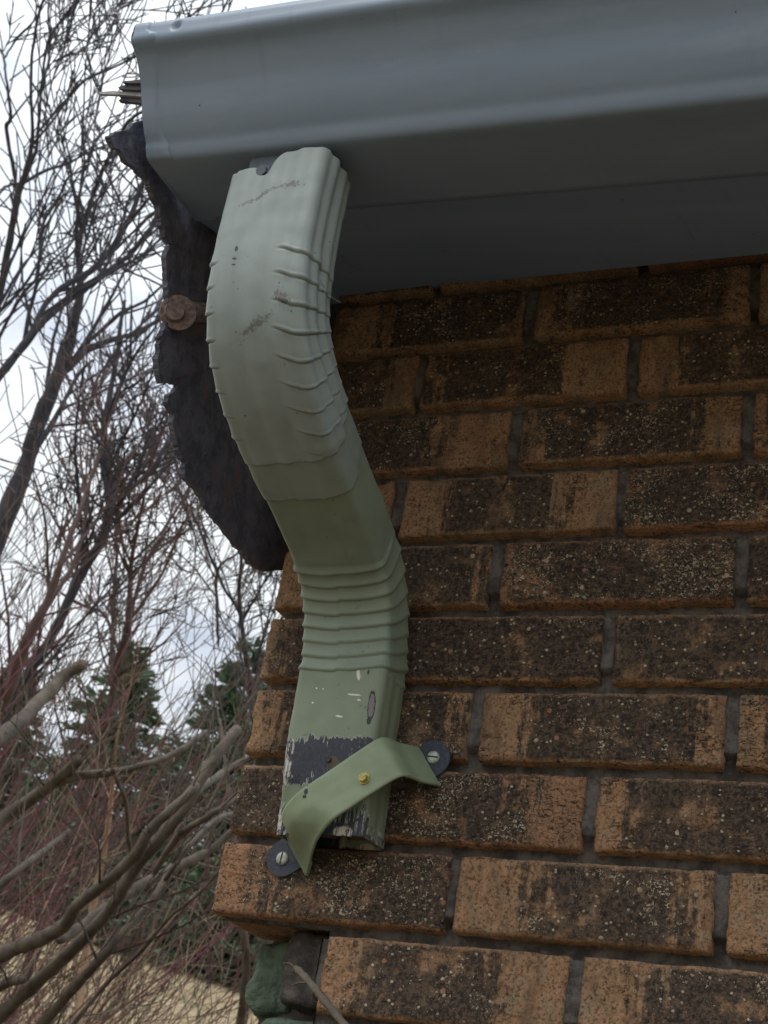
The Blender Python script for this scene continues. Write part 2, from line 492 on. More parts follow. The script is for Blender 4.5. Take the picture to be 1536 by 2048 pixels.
def mat_rust():
    m = NT('glare tinted rotted timber')
    obj = m.coord()
    n = m.noise(obj, 60, 5, 0.65)
    c = m.mix(m.ss(n, 0.35, 0.65), (0.115, 0.120, 0.155), (0.20, 0.20, 0.245))  # timber lifted toward blue grey, veiling glare put into its colour
    r_ = m.ss(m.noise(obj, 30, 4, 0.7), 0.56, 0.68)
    c = m.mix(m.math('MULTIPLY', r_, 0.75), c, (0.22, 0.145, 0.115))
    g = m.noise(obj, 500, 4, 0.75)
    c = m.mix(m.ss(g, 0.66, 0.75), c, (0.34, 0.31, 0.29))
    h = m.noise(obj, 140, 5, 0.7)
    return m.out(c, 0.95, m.bump(h, 0.9, 0.004), 0.2)

def mat_bark(name, a, b, scale=60, red=None):
    m = NT(name)
    obj = m.coord()
    n = m.noise(obj, scale * 0.12, 3, 0.6)
    f = m.noise(obj, scale, 5, 0.7)
    c = m.mix(m.ss(n, 0.35, 0.65), a, b)
    c = m.mix(m.math('MULTIPLY', m.ss(f, 0.55, 0.75), 0.5), c, tuple(min(1, q * 1.8) for q in b))
    c = m.mix(m.math('MULTIPLY', m.ss(f, 0.42, 0.30), 0.6), c, tuple(q * 0.45 for q in a))
    return m.out(c, 0.85, m.bump(f, 0.6, 0.004), 0.25)

def mat_needles():
    m = NT('conifer needles')
    obj = m.coord()
    a = m.sep(m.attr('tint'))
    c = m.mix(a[0], (0.060, 0.100, 0.068), (0.150, 0.215, 0.140))
    c = m.mix(m.math('MULTIPLY', a[1], 0.35), c, (0.14, 0.17, 0.09))
    return m.out(c, 0.75, None, 0.2)

def mat_grass_ground():
    m = NT('dry winter grass')
    obj = m.coord()
    n1 = m.noise(obj, 0.55, 5, 0.62)
    n2 = m.noise(m.coord((1, 1, 1), vec=obj), 6.5, 6, 0.75)
    n3 = m.noise(obj, 42, 4, 0.7)
    c = m.mix(m.ss(n2, 0.36, 0.62), (0.42, 0.32, 0.18), (0.70, 0.57, 0.36))
    c = m.mix(m.math('MULTIPLY', m.ss(n1, 0.52, 0.66), 0.45), c, (0.24, 0.25, 0.10))
    c = m.mix(m.math('MULTIPLY', m.ss(n3, 0.55, 0.75), 0.5), c, (0.74, 0.62, 0.42))
    c = m.mix(m.math('MULTIPLY', m.ss(n3, 0.44, 0.30), 0.6), c, (0.16, 0.115, 0.06))
    o_ = m.sep(obj)
    dd_ = m.math('SQRT', m.math('ADD', m.math('MULTIPLY', o_[0], o_[0]), m.math('MULTIPLY', o_[1], o_[1])))
    bed = m.ss(m.math('ADD', dd_, m.math('MULTIPLY', n1, 1.5)), 5.0, 4.0)  # unseen dark soil near the house, added to cut bounce light
    c = m.mix(bed, c, m.mix(n3, (0.10, 0.075, 0.055), (0.20, 0.155, 0.115)))
    h = m.math('ADD', n2, m.math('MULTIPLY', n3, 0.3))
    return m.out(c, 0.95, m.bump(h, 1.0, 0.12), 0.15)

M_BRICK = mat_brick(); M_MORTAR = mat_mortar()
M_GUT = mat_gutter('glare tinted gutter paint', (0.22, 0.295, 0.395), (0.26, 0.335, 0.435), 0.37)  # sage gutter turned blue grey, veiling glare put into the colour
M_SOF = mat_gutter('glare tinted soffit paint', (0.30, 0.415, 0.57), (0.34, 0.46, 0.62), 0.6)  # bluer than the soffit's own paint, veiling glare mixed into it
M_PIPE = mat_pipe('sage paint full glare'); M_PIPE2 = mat_pipe('sage paint over navy', True); M_PIPE3 = mat_pipe('sage paint faint glare', False, ((0.215, 0.268, 0.205), (0.252, 0.305, 0.238)))  # one sage paint, bluer upward: veiling glare painted into the upper parts
M_OUT = mat_plain('outlet metal', (0.10, 0.125, 0.15), 0.6, 90); M_STRAP = mat_strap(); M_NAVY = mat_navy(); M_ROT = mat_rust()
M_SCREW = mat_plain('dull zinc', (0.42, 0.43, 0.38), 0.45, 300, 0.2, 0.4, 0.0004, 0.35)
M_BRASS = mat_plain('yellowed zinc', (0.42, 0.37, 0.12), 0.42, 300, 0.25, 0.4, 0.0004, 0.45)
M_SLOT = mat_plain('slot shadow metal', (0.04, 0.04, 0.035), 0.7, 200)
M_RUSTB = mat_plain('rusty iron', (0.24, 0.175, 0.155), 0.9, 220, 0.4, 0.8, 0.001)
M_GREENB = mat_plain('green painted brick', (0.100, 0.140, 0.098), 0.75, 55, 0.40, 1.0, 0.0045, 0, 0.4, 150)
M_ROOF = mat_plain('grey asphalt roofing', (0.10, 0.10, 0.105), 0.9, 90, 0.3, 0.7, 0.003)
M_SPL = mat_plain('split shingle', (0.085, 0.08, 0.09), 0.9, 70, 0.4, 0.6, 0.002)
M_SPLP = mat_plain('pale bare wood', (0.34, 0.34, 0.35), 0.8, 90, 0.25, 0.5, 0.001)
M_BARKD = mat_bark('dark tree bark', (0.045, 0.046, 0.058), (0.085, 0.082, 0.095), 50)
M_BARKR = mat_bark('reddish tree bark', (0.105, 0.070, 0.068), (0.175, 0.125, 0.120), 50)
M_BARKO = mat_bark('olive brown bark', (0.090, 0.074, 0.058), (0.165, 0.138, 0.106), 160)
M_CUT = mat_plain('sawn wood end', (0.35, 0.24, 0.17), 0.85, 120, 0.3, 0.4, 0.001)
M_RED = mat_bark('red dogwood bark', (0.14, 0.055, 0.062), (0.23, 0.095, 0.105), 60)
M_STRAW = mat_bark('pale dead stem', (0.26, 0.20, 0.13), (0.44, 0.36, 0.25), 60)
M_STRAWG = mat_plain('dry grass blades', (0.60, 0.49, 0.30), 0.9, 3.0, 0.35, 0.0)
M_TAN = mat_bark('tan trunk bark', (0.26, 0.17, 0.105), (0.37, 0.25, 0.16), 40)
M_NEED = mat_needles()
M_GRASS = mat_grass_ground()

# ------------------------------------------------------------ ground
def ground_h(x, y):
    dx, dy = x - CAM.x, y - CAM.y
    # distance along the direction the photograph looks at the field (az 33 deg left of +Y)
    a = R(33)
    f = -dx * math.sin(a) + dy * math.cos(a)
    s = dx * math.cos(a) + dy * math.sin(a)
    base = -2.43
    t = min(max((f - 7) / 26, 0), 1.0)
    h = base + (t * t * (3 - 2 * t) * 0.35 + t * 0.65) * (6.45 - 0.14 * s)
    if f > 33: h -= (f - 33) * 0.03
    h += 0.10 * noise.noise(Vector((x * 0.25, y * 0.25, 0))) + 0.035 * noise.noise(Vector((x * 1.3, y * 1.3, 3))) * min(1, max(0, (f - 3) / 4))
    return h
def build_ground():
    vs_, fs = [], []
    ax = []
    t = -1.0
    N = 150
    def warp(q): return math.copysign(abs(q) ** 2.4, q) * 400
    for j in range(N + 1):
        for i in range(N + 1):
            x = warp(i / N * 2 - 1) - 8; y = warp(j / N * 2 - 1) + 14
            vs_.append((x, y, ground_h(x, y)))
    for j in range(N):
        for i in range(N):
            a = j * (N + 1) + i
            fs.append((a, a + 1, a + N + 2, a + N + 1))
    o = mesh_obj('ground', vs_, fs, M_GRASS)
    tag(o, 'dry straw coloured grass slope rising behind the bare trees', None, None, 'structure')
build_ground()

# ------------------------------------------------------------ brick wall
H = 0.0677; L = 0.2039; X0 = -0.155; CX = -0.258; JT = 0.0105
random.seed(7)
def brick(vs_, fs, bl, br, x0, x1, z0, z1, ydep=0.095, res=0.0028, side=False, seed=0, cx=None):
    """front face looks to -Y at y=0; side=True: face looks to -X at x=CX (x0,x1 run along Y)"""
    nx = max(4, int((x1 - x0) / res)); nz_ = max(4, int((z1 - z0) / res))
    rr = (random.random(), random.random(), random.random())
    b0 = len(vs_)
    tx = random.uniform(-.0006, .0006); yo = random.uniform(-.0012, .0012)
    cols = nx + 3; rows = nz_ + 3
    for j in range(rows):
        jj = min(max(j - 1, 0), nz_)
        for i in range(cols):
            ii = min(max(i - 1, 0), nx)
            u = ii / nx; w = jj / nz_
            x = x0 + (x1 - x0) * u; z = z0 + (z1 - z0) * w
            back = (i == 0 or j == 0 or i == cols - 1 or j == rows - 1)
            dxe = min(u * (x1 - x0), (1 - u) * (x1 - x0)); dze = min(w * (z1 - z0), (1 - w) * (z1 - z0))
            p = Vector((x * 1.0 + seed, 7 * side, z))
            # rounded arris
            e = 0.0
            rad = 0.0019
            for q in (dxe, dze):
                if q < rad: e += (1 - math.sqrt(max(0, 1 - (1 - q / rad) ** 2))) * rad * 0.75
            n1 = noise.noise(p * 26); n2 = noise.noise(p * 95); n3 = noise.noise(p * 240)
            y = e + yo + tx * (u - .5) - n1 * 0.0011 - n2 * 0.0009 - n3 * 0.0007
            # outline wobble and small chips on the arris
            edge_k = max(0, 1 - min(dxe, dze) / 0.010)
            chipn = max(0, noise.noise(p * 60 + Vector((5, 1, 2))) - 0.28)
            y += edge_k * chipn * 0.012
            wx = (noise.noise(Vector((z * 70, x * 9, seed))) * 0.0011 + noise.noise(Vector((z * 260, x * 9, seed))) * 0.0006)
            wz = (noise.noise(Vector((x * 45, 3 + seed, z * 9))) * 0.0010 + noise.noise(Vector((x * 200, 9 + seed, z * 9))) * 0.0005)
            if dxe < 0.006: x += wx * (1 - dxe / 0.006)
            if dze < 0.006: z += wz * (1 - dze / 0.006)
            if back: y = ydep
            vs_.append(Vector((x, y, z)) if not side else Vector(((CX if cx is None else cx) + y, x, z)))
            bl.append((u * 2 - 1, w * 2 - 1, 0)); br.append(rr)
    for j in range(rows - 1):
        for i in range(cols - 1):
            a = b0 + j * cols + i
            q = (a, a + 1, a + cols + 1, a + cols)
            fs.append(q if not side else tuple(reversed(q)))

wall = empty('brick_wall', (CX, 0, -2.43), 'orange brown brick wall corner with dark stained gritty bricks and raked joints', 'wall')
vb, fb, blv, brv = [], [], [], []
XR = 1.9
for k in range(-1, 37):
    z1 = -k * H + (H - JT); z0 = -k * H
    par = (k % 2)                     # odd rows carry a full brick at the corner
    xs = CX if k <= 9 else -0.150
    j = X0 + (L / 2 if par else 0)
    edges = []
    while j < xs + 0.03: j += L
    a = xs
    while a < XR:
        edges.append((a, j - JT * .5)); a = j + JT * .5; j += L
    for (a, b) in edges:
        res = 0.0027 if (a < 0.36 and k <= 11) else 0.02
        jx = random.uniform(-.0012, .0012)
        if k == 11 and a < -0.14: continue
        brick(vb, fb, blv, brv, a + (jx if a > xs + .01 else 0), b + random.uniform(-.0012, .0012), z0, z1, 0.095, res, False, k * 3.1)
    # return wall along +Y
    if k <= 9:
        y = 0.1065 if par else L
        while y < 1.7:
            brick(vb, fb, blv, brv, y, y + L - JT, z0, z1, 0.095, 0.012, True, k * 2.3)
            y += L
    else:
        y = 0.19 + (L / 2 if par else 0)
        while y < 1.7:
            brick(vb, fb, blv, brv, y, y + L - JT, z0, z1, 0.07, 0.02, True, k * 2.3, -0.234)
            y += L
bo = mesh_obj('brickwork', vb, fb, M_BRICK, smooth=True, attrs={'bl': blv, 'br': brv})
# mortar sheet
vm, fm = [], []
nx, nzm = 330, 440
for j in range(nzm + 1):
    for i in range(nx + 1):
        x = CX + 0.006 + (0.40 - CX) * (i / nx); z = 0.12 - 0.88 * j / nzm
        p = Vector((x, 0, z))
        y = 0.0135 - noise.noise(p * 45) * 0.0022 - noise.noise(p * 150) * 0.0014 - noise.noise(p * 400) * 0.0008
        kk = -z / H
        fr = (kk - math.floor(kk))       # bed joints a little deeper than head joints
        bed = abs(fr - 0.0) < 0.16 or fr > 0.84
        if not bed: y -= 0.0092
        y = max(y, 0.002)
        if z < -9 * H - 0.004: x = max(x, -0.156)
        vm.append((x, y, z))
for j in range(nzm):
    for i in range(nx):
        a = j * (nx + 1) + i
        fm.append((a, a + nx + 1, a + nx + 2, a + 1))
mo = mesh_obj('mortar', vm, fm, M_MORTAR)
bk = MB()
bk.box(0.400, XR, 0.0095, 0.09, -2.45, 0.12)
bk.box(-0.149, 0.4, 0.03, 0.09, -2.45, 0.12)
bk.box(-0.226, -0.150, 0.1705, 1.7, -2.45, -9 * H + 0.001)
bk.box(CX + 0.007, -0.150, 0.03, 0.09, -9 * H + 0.002, 0.12)
bk.box(CX + 0.008, CX + 0.09, 0.0901, 1.7, -9 * H + 0.002, 0.12)
mo2 = bk.build('mortar_core', M_MORTAR)
adopt(wall, bo, mo, mo2)
# recessed jamb below the corner: brown stub, then lumpy green painted bricks
def lump_brick(mb, x0, x1, y0, y1, z0, z1, seed, amp=0.006, ex=6):
    bmm = bmesh.new()
    bmesh.ops.create_cube(bmm, size=1)
    bmesh.ops.subdivide_edges(bmm, edges=bmm.edges[:], cuts=13, use_grid_fill=True)
    c = Vector(((x0 + x1) / 2, (y0 + y1) / 2, (z0 + z1) / 2)); s_ = Vector((x1 - x0, y1 - y0, z1 - z0))
    vs2 = []
    for v in bmm.verts:
        q = v.co * 2
        k = max(abs(q.x), abs(q.y), abs(q.z))
        ln = (abs(q.x) ** ex + abs(q.y) ** ex + abs(q.z) ** ex) ** (1 / ex)
        q = q / ln
        p = c + Vector((q.x * s_.x, q.y * s_.y, q.z * s_.z)) / 2
        n = Vector((q.x, q.y, q.z)).normalized()
        p += n * (noise.noise(p * 45 + Vector((seed, 0, 0))) * amp + noise.noise(p * 150 + Vector((seed, 0, 0))) * amp * .45)
        vs2.append(p)
    mb.add(vs2, [tuple(v.index for v in f.verts) for f in bmm.faces])
    bmm.free()
zt = -9 * H
for i in range(9):
    g = MB()
    dx = random.uniform(-.006, .006)
    lump_brick(g, -0.243 + dx, -0.203 + dx * .5, 0.066, 0.18, zt - 0.064 - i * 0.066, zt - 0.006 - i * 0.066, i * 3.3, 0.0058, 12)
    adopt(wall, g.build('painted_brick', M_GREENB, smooth=True))
    if i > 0:
        g = MB()
        lump_brick(g, -0.216, -0.150, 0.035, 0.17, zt - 0.064 - i * 0.066, zt - 0.004 - i * 0.066, i * 5.3 + 1, 0.0045, 12)
        adopt(wall, g.build('painted_brick', M_GREENB, smooth=True))
g = MB(); lump_brick(g, -0.203, -0.151, 0.030, 0.17, zt - 0.060, zt - 0.002, 9.2, 0.0045, 14)
adopt(wall, g.build('jamb_stub', M_MORTAR, smooth=True))
g = MB(); lump_brick(g, -0.157, -0.060, 0.004, 0.09, -11 * H, -10 * H - JT, 19.2, 0.003)
adopt(wall, g.build('painted_brick', M_GREENB, smooth=True))
g = MB(); g.box(-0.236, -0.15, 0.075, 0.17, -2.45, zt - 0.004)
adopt(wall, g.build('jamb_core', M_MORTAR))

# ------------------------------------------------------------ soffit, roof
soff = empty('soffit', (0, -0.1, -0.04), 'smooth glare tinted sloping soffit between gutter and brick wall', 'soffit')
g = MB()
def quadbox(mb, pts_yz, x0, x1, tilt=-0.065):
    n = len(pts_yz)
    v = [(x0, y, z + tilt * (x0 + 0.2835) * (-y / 0.2165)) for y, z in pts_yz] + [(x1, y, z + tilt * (x1 + 0.2835) * (-y / 0.2165)) for y, z in pts_yz]
    f = [tuple(range(n)), tuple(reversed(range(n, 2 * n)))]
    for i in range(n):
        j = (i + 1) % n
        f.append((i, i + n, j + n, j))
    mb.add(v, f)
quadbox(g, [(-0.2155, -0.0655), (0.02, 0.0100), (0.02, 0.020), (-0.2155, -0.053)], -0.2905, XR)
p1 = g.build('soffit_panel', M_SOF)
g = MB()
quadbox(g, [(-0.2160, -0.0525), (-0.1960, -0.0450), (-0.1960, 0.02), (-0.2160, 0.02)], -0.2880, XR)
p2 = g.build('fascia', M_SOF)
adopt(soff, p1, p2)
g = MB()
quadbox(g, [(-0.262, 0.030), (-0.262, 0.044), (3.2, 1.75), (3.2, 1.72)], -0.296, XR + .1, 0.0)
roof = g.build('roof', M_ROOF)
tag(roof, 'grey asphalt roof slab above the gutter and soffit', 'roof')

# ------------------------------------------------------------ gutter
TILT = -0.065
def gz(x, z): return z + TILT * (x + 0.2835)
prof = [(-0.2165, 0.006), (-0.2165, -0.0690), (-0.2185, -0.0715), (-0.250, -0.0728), (-0.284, -0.0738), (-0.2945, -0.0740), (-0.2990, -0.0730), (-0.3025, -0.0690), (-0.3060, -0.0632),
        (-0.3115, -0.0570), (-0.3180, -0.0485), (-0.3225, -0.0410), (-0.3262, -0.0340), (-0.3302, -0.0268), (-0.3350, -0.0205), (-0.3410, -0.0135), (-0.3465, -0.0085), (-0.3515, -0.0055),
        (-0.3550, -0.0042), (-0.3574, -0.0026), (-0.3586, -0.0008), (-0.3590, 0.0012), (-0.3590, 0.0040), (-0.3590, 0.0065), (-0.3591, 0.0085), (-0.3591, 0.0105), (-0.3592, 0.0130), (-0.3582, 0.0160), (-0.350, 0.0168)]
prof_s = [prof[0], prof[1]] + catmull(prof[2:18], 4) + prof[18:]
def extrude_profile(mb, pr, xs_, thick, dent=None):
    n = len(pr)
    nor = []
    for i in range(n):
        a = pr[max(i - 1, 0)]; b = pr[min(i + 1, n - 1)]
        ty, tz = b[0] - a[0], b[1] - a[1]; l_ = math.hypot(ty, tz) or 1
        nor.append((tz / l_, -ty / l_))       # rotate tangent
    vs2, fs2 = [], []
    for s_ in (0, 1):
        for x in xs_:
            for i, (y, z) in enumerate(pr):
                yy = y + nor[i][0] * thick * s_; zz = z + nor[i][1] * thick * s_
                wv = 0.0005 * noise.noise(Vector((x * 7, y * 20, z * 20)))
                if dent: wv += dent(x, y, z)
                vs2.append((x, yy + wv, gz(x, zz)))
    m_ = len(xs_) * n
    for i in range(len(xs_) - 1):
        for j in range(n - 1):
            a = i * n + j
            fs2.append((a, a + 1, a + n + 1, a + n)); fs2.append((m_ + a, m_ + a + n, m_ + a + n + 1, m_ + a + 1))
    for j in range(n - 1):
        fs2.append((j, m_ + j, m_ + j + 1, j + 1))
        a = (len(xs_) - 1) * n + j
        fs2.append((a, a + 1, m_ + a + 1, m_ + a))
    for i in range(len(xs_) - 1):
        a = i * n; fs2.append((a, a + n, m_ + a + n, m_ + a))
        a = i * n + n - 1; fs2.append((a, m_ + a, m_ + a + n, a + n))
    mb.add(vs2, fs2)
gut = empty('gutter', (-0.288, -0.28, -0.08), 'smooth glare tinted metal ogee gutter running along the roof edge', 'gutter')
GX0 = -0.2835
g = MB()
def dimple(x, y, z):
    d = math.hypot(x - (-0.2447), z - 0.0085)
    return 0.0035 * math.exp(-(d / 0.0034) ** 4) if y < -0.3575 else 0
xs_ = [GX0 + i * 0.002 for i in range(40)] + [GX0 + 0.08 + i * 0.02 for i in range(108)]
extrude_profile(g, prof_s, xs_, -0.0012, dimple)
tr = g.build('trough', M_GUT, smooth=True)
# end cap: plate plus a flange folded over the face
capp = [(y - (0.0026 if y < -0.29 else 0), z - (0.0012 if z < -0.066 else 0)) for (y, z) in prof_s[2:]]
g = MB()
n_ = len(capp)
cap_v = [(GX0 - 0.002, y, gz(GX0, z)) for y, z in capp] + [(GX0 - 0.0005, y, gz(GX0, z)) for y, z in capp]
g.add(cap_v, [tuple(range(n_)), tuple(reversed(range(n_, 2 * n_)))] + [(i, i + n_, i + 1 + n_, i + 1) for i in range(n_ - 1)])
g2 = MB()
vv, ff = [], []
ncol = 7
for i, (y, z) in enumerate(capp):
    t = i / (n_ - 1)
    wdt = 0.0175 + 0.004 * math.sin(t * 9) + 0.0015 * noise.noise(Vector((t * 14, 2, 0)))
    if i > n_ - 7: wdt = 0.014
    if i < 8: wdt = 0.020 - 0.0006 * i
    for c_ in range(ncol):
        x = GX0 - 0.002 + (wdt + 0.002) * c_ / (ncol - 1)
        lift = (0.0016 if (c_ == ncol - 1 and y < -0.29) else 0.0)
        vv.append((x, y + lift * 1.0, gz(x, z)))
for i in range(n_ - 1):
    for c_ in range(ncol - 1):
        a = i * ncol + c_
        ff.append((a, a + 1, a + ncol + 1, a + ncol))
g2.add(vv, ff)
ec = g.build('end_cap', M_GUT, smooth=False)
fl_ = g2.build('end_cap_flange', M_GUT, smooth=True)
adopt(gut, tr, ec)
fl_.parent = ec

# ------------------------------------------------------------ ragged dark bracket board at the corner
OUT = [(290, 243), (262, 252), (238, 262), (210, 272), (213, 286), (219, 298), (232, 305), (243, 325), (262, 338), (274, 352), (288, 362), (291, 378), (297, 392), (303, 404), (309, 425), (313, 440),
       (312, 452), (321, 470), (327, 482), (333, 487), (341, 486), (327, 500), (322, 515), (324, 540), (325, 560), (324, 580), (327, 600), (325, 640), (317, 668), (309, 674), (310, 700), (304, 720),
       (305, 735), (312, 764), (330, 768), (347, 766), (343, 780), (328, 790), (326, 806), (338, 832), (334, 846), (336, 858), (343, 880), (350, 905), (363, 925), (358, 952), (378, 975), (395, 994),
       (400, 1008), (420, 1035), (444, 1064), (466, 1093), (488, 1122), (500, 1134), (515, 1139), (540, 1140), (562, 1138), (590, 1130)]
XB = -0.302
pts = []
random.seed(3)
for i, (px, py) in enumerate(OUT):
    P = on_x(px, py, XB)
    pts.append((P.y, P.z))
dens = []
for i in range(len(pts) - 1):
    a, b = pts[i], pts[i + 1]
    d = math.hypot(b[0] - a[0], b[1] - a[1]); k = max(1, int(d / 0.0018))
    for q in range(k):
        t = q / k; y = a[0] + (b[0] - a[0]) * t; z = a[1] + (b[1] - a[1]) * t
        am = 0.0021 if z > -0.30 else 0.0005
        y0_, z0_ = y, z
        y += (noise.noise(Vector((y0_ * 130, z0_ * 130, 0))) * 1.3 + noise.noise(Vector((y0_ * 330, z0_ * 330, 4)))) * am
        z += (noise.noise(Vector((y0_ * 130, z0_ * 130, 5))) + noise.noise(Vector((y0_ * 330, z0_ * 330, 9)))) * am
        dens.append((y, z))
dens.append(pts[-1])
inner = catmull([(-0.255, 0.030), (-0.12, 0.07), (0.06, 0.14), (0.22, 0.16), (0.32, 0.03), (0.28, -0.13), (0.13, -0.235)], 20)
n = len(dens)
bm = bmesh.new()
rows_ = []
KR = 5
for i, (y, z) in enumerate(dens):
    q_ = i / (n - 1) * (len(inner) - 1); i0 = min(int(q_), len(inner) - 2); t = q_ - i0
    iy = inner[i0][0] * (1 - t) + inner[i0 + 1][0] * t; iz = inner[i0][1] * (1 - t) + inner[i0 + 1][1] * t
    row = [bm.verts.new((XB, iy, iz))]
    row.append(bm.verts.new((XB, y, z)))
    for k in range(KR + 1):
        tt = (k / KR) ** 2
        yy = y + (iy - y) * tt; zz = z + (iz - z) * tt
        row.append(bm.verts.new((XB + 0.005 + 0.0012 * noise.noise(Vector((yy * 60, zz * 60, 2))), yy + (0.0012 * noise.noise(Vector((y * 300, z * 300, 8))) if k == 0 else 0), zz)))
    rows_.append(row)
for i in range(n - 1):
    for k in range(len(rows_[0]) - 1):
        bm.faces.new((rows_[i][k], rows_[i + 1][k], rows_[i + 1][k + 1], rows_[i][k + 1]))
bmesh.ops.recalc_face_normals(bm, faces=bm.faces[:])
me = bpy.data.meshes.new('board')
bm.to_mesh(me); bm.free()
me.materials.append(M_ROT)
board = empty('bracket_board', (XB, -0.1, -0.3), 'dark rotted bracket board with ragged broken edge beside the downspout', 'board')
bo_ = bpy.data.objects.new('board', me); COL.objects.link(bo_)
bc = on_x(356, 626, XB + 0.010)
g = MB(); BA = Vector((0.62, -0.72, -0.25)).normalized(); g.cyl(bc, BA, 0.0158, 0.0022, 40, 0.0154)  # flat brown disc with a smaller raised one on it
w_ = g.build('round_disc', M_RUSTB)
g = MB(); g.cyl(bc + BA * 0.0022 - RT * 0.0035, BA, 0.0092, 0.005, 28, 0.0080)
b_ = g.build('inner_disc', M_RUSTB)
pa, pb = on_x(385, 625, XB + 0.014), on_x(470, 630, XB + 0.014)
g = MB(); g.tube([pa, pb], [0.0088, 0.0095], 10)
r__ = g.build('iron_rod', M_RUSTB)
# rusty scar near the top
adopt(board, bo_, w_, b_, r__)

# splintered shingle ends left of the gutter
spl = empty('broken_shingles', tuple(on_y(285, 185, -0.25)), 'broken dark shingle splinters sticking out left of gutter end', 'shingle')
random.seed(5)
def splinter(name, pixels, Y, th, mat):
    pr = [on_y(px, py, Y) for px, py in pixels]
    n = len(pr)
    v = [tuple(p) for p in pr] + [(p.x, p.y + th, p.z + 0.0005) for p in pr]
    f = [tuple(range(n)), tuple(reversed(range(n, 2 * n)))] + [(i, (i + 1) % n, (i + 1) % n + n, i + n) for i in range(n)]
    bm = bmesh.new()
    bv = [bm.verts.new(q) for q in v]
    for q in f: bm.faces.new([bv[i] for i in q])
    bmesh.ops.recalc_face_normals(bm, faces=bm.faces[:])
    bmesh.ops.triangulate(bm, faces=bm.faces[:])
    me = bpy.data.meshes.new(name); bm.to_mesh(me); bm.free(); me.materials.append(mat)
    o = bpy.data.objects.new(name, me); COL.objects.link(o); adopt(spl, o)
splinter('splinter', [(330, 156), (284, 158), (262, 161), (247, 162), (246, 165), (262, 166), (330, 165)], -0.312, 0.004, M_SPL)
splinter('splinter', [(330, 169), (284, 170), (258, 169), (244, 171), (236, 175), (243, 178), (262, 179), (330, 180)], -0.309, 0.004, M_SPL)
splinter('splinter', [(330, 184), (284, 185), (255, 183), (225, 182), (192, 184), (200, 188), (235, 189), (284, 193), (330, 194)], -0.306, 0.003, M_SPLP)
splinter('splinter', [(330, 194.5), (284, 193.5), (235, 189.6), (244, 195), (237, 201), (258, 203), (284, 206), (330, 208)], -0.303, 0.004, M_SPL)

# ------------------------------------------------------------ downspout
XA, XBp = -0.1955, -0.1160
XC = (XA + XBp) / 2; HW = (XBp - XA) / 2; DP = 0.047
front = [(-0.306, -0.080), (-0.306, -0.107), (-0.3055, -0.145), (-0.304, -0.180), (-0.300, -0.210), (-0.290, -0.238), (-0.275, -0.260), (-0.252, -0.2795), (-0.222, -0.2960),
         (-0.182, -0.3115), (-0.143, -0.3250), (-0.104, -0.3390), (-0.079, -0.3525), (-0.063, -0.371), (-0.0545, -0.392), (-0.050, -0.412), (-0.0485, -0.445), (-0.0472, -0.475),
         (-0.0440, -0.505), (-0.0400, -0.530), (-0.0385, -0.5520)]
path = catmull(front, 24)
cum = [0.0]
for i in range(1, len(path)):
    cum.append(cum[-1] + math.hypot(path[i][0] - path[i - 1][0], path[i][1] - path[i - 1][1]))
STOT = cum[-1]
def path_at(s):
    s = min(max(s, 0), STOT)
    lo, hi = 0, len(cum) - 1
    while hi - lo > 1:
        m_ = (lo + hi) // 2
        if cum[m_] <= s: lo = m_
        else: hi = m_
    t = (s - cum[lo]) / (cum[hi] - cum[lo] or 1)
    y = path[lo][0] + (path[hi][0] - path[lo][0]) * t; z = path[lo][1] + (path[hi][1] - path[lo][1]) * t
    return y, z
def s_of(z):
    for i in range(len(path)):
        if path[i][1] <= z: return cum[i]
    return STOT
def frame(s):
    y, z = path_at(s)
    ya, za = path_at(max(0, s - 0.012)); yb, zb = path_at(min(STOT, s + 0.012))
    ty, tz = yb - ya, zb - za; l_ = math.hypot(ty, tz)
    ty /= l_; tz /= l_
    return y, z, ty, tz
# section outline: starts at the middle of the back, goes round; local (a: x offset, d: depth back from front face)
def section(nf=56, ns=22, rc=0.0075):
    pts = []
    # front from left to right, corner arcs, sides, back
    def arc(cx, cd, a0, a1, k):
        for i in range(k + 1):
            a = a0 + (a1 - a0) * i / k
            pts.append((cx + rc * math.cos(a), cd + rc * math.sin(a)))
    pts2 = pts
    arc(-HW + rc, rc, PI, 1.5 * PI, 6)
    for i in range(1, nf): pts.append((-HW + rc + (2 * HW - 2 * rc) * i / nf, 0.0))
    arc(HW - rc, rc, 1.5 * PI, 2 * PI, 6)
    for i in range(1, ns): pts.append((HW, rc + (DP - 2 * rc) * i / ns))
    arc(HW - rc, DP - rc, 0, 0.5 * PI, 6)
    for i in range(1, 8): pts.append((HW - rc - (2 * HW - 2 * rc) * i / 8, DP))
    arc(-HW + rc, DP - rc, 0.5 * PI, PI, 6)
    for i in range(1, ns): pts.append((-HW, DP - rc - (DP - 2 * rc) * i / ns))
    return pts
SEC = section()
def saw(x):
    """fish-scale pleat: climbs slowly then drops"""
    f = x - math.floor(x)
    return (f / 0.86) ** 2.2 if f < 0.86 else (1 - (f - 0.86) / 0.14)
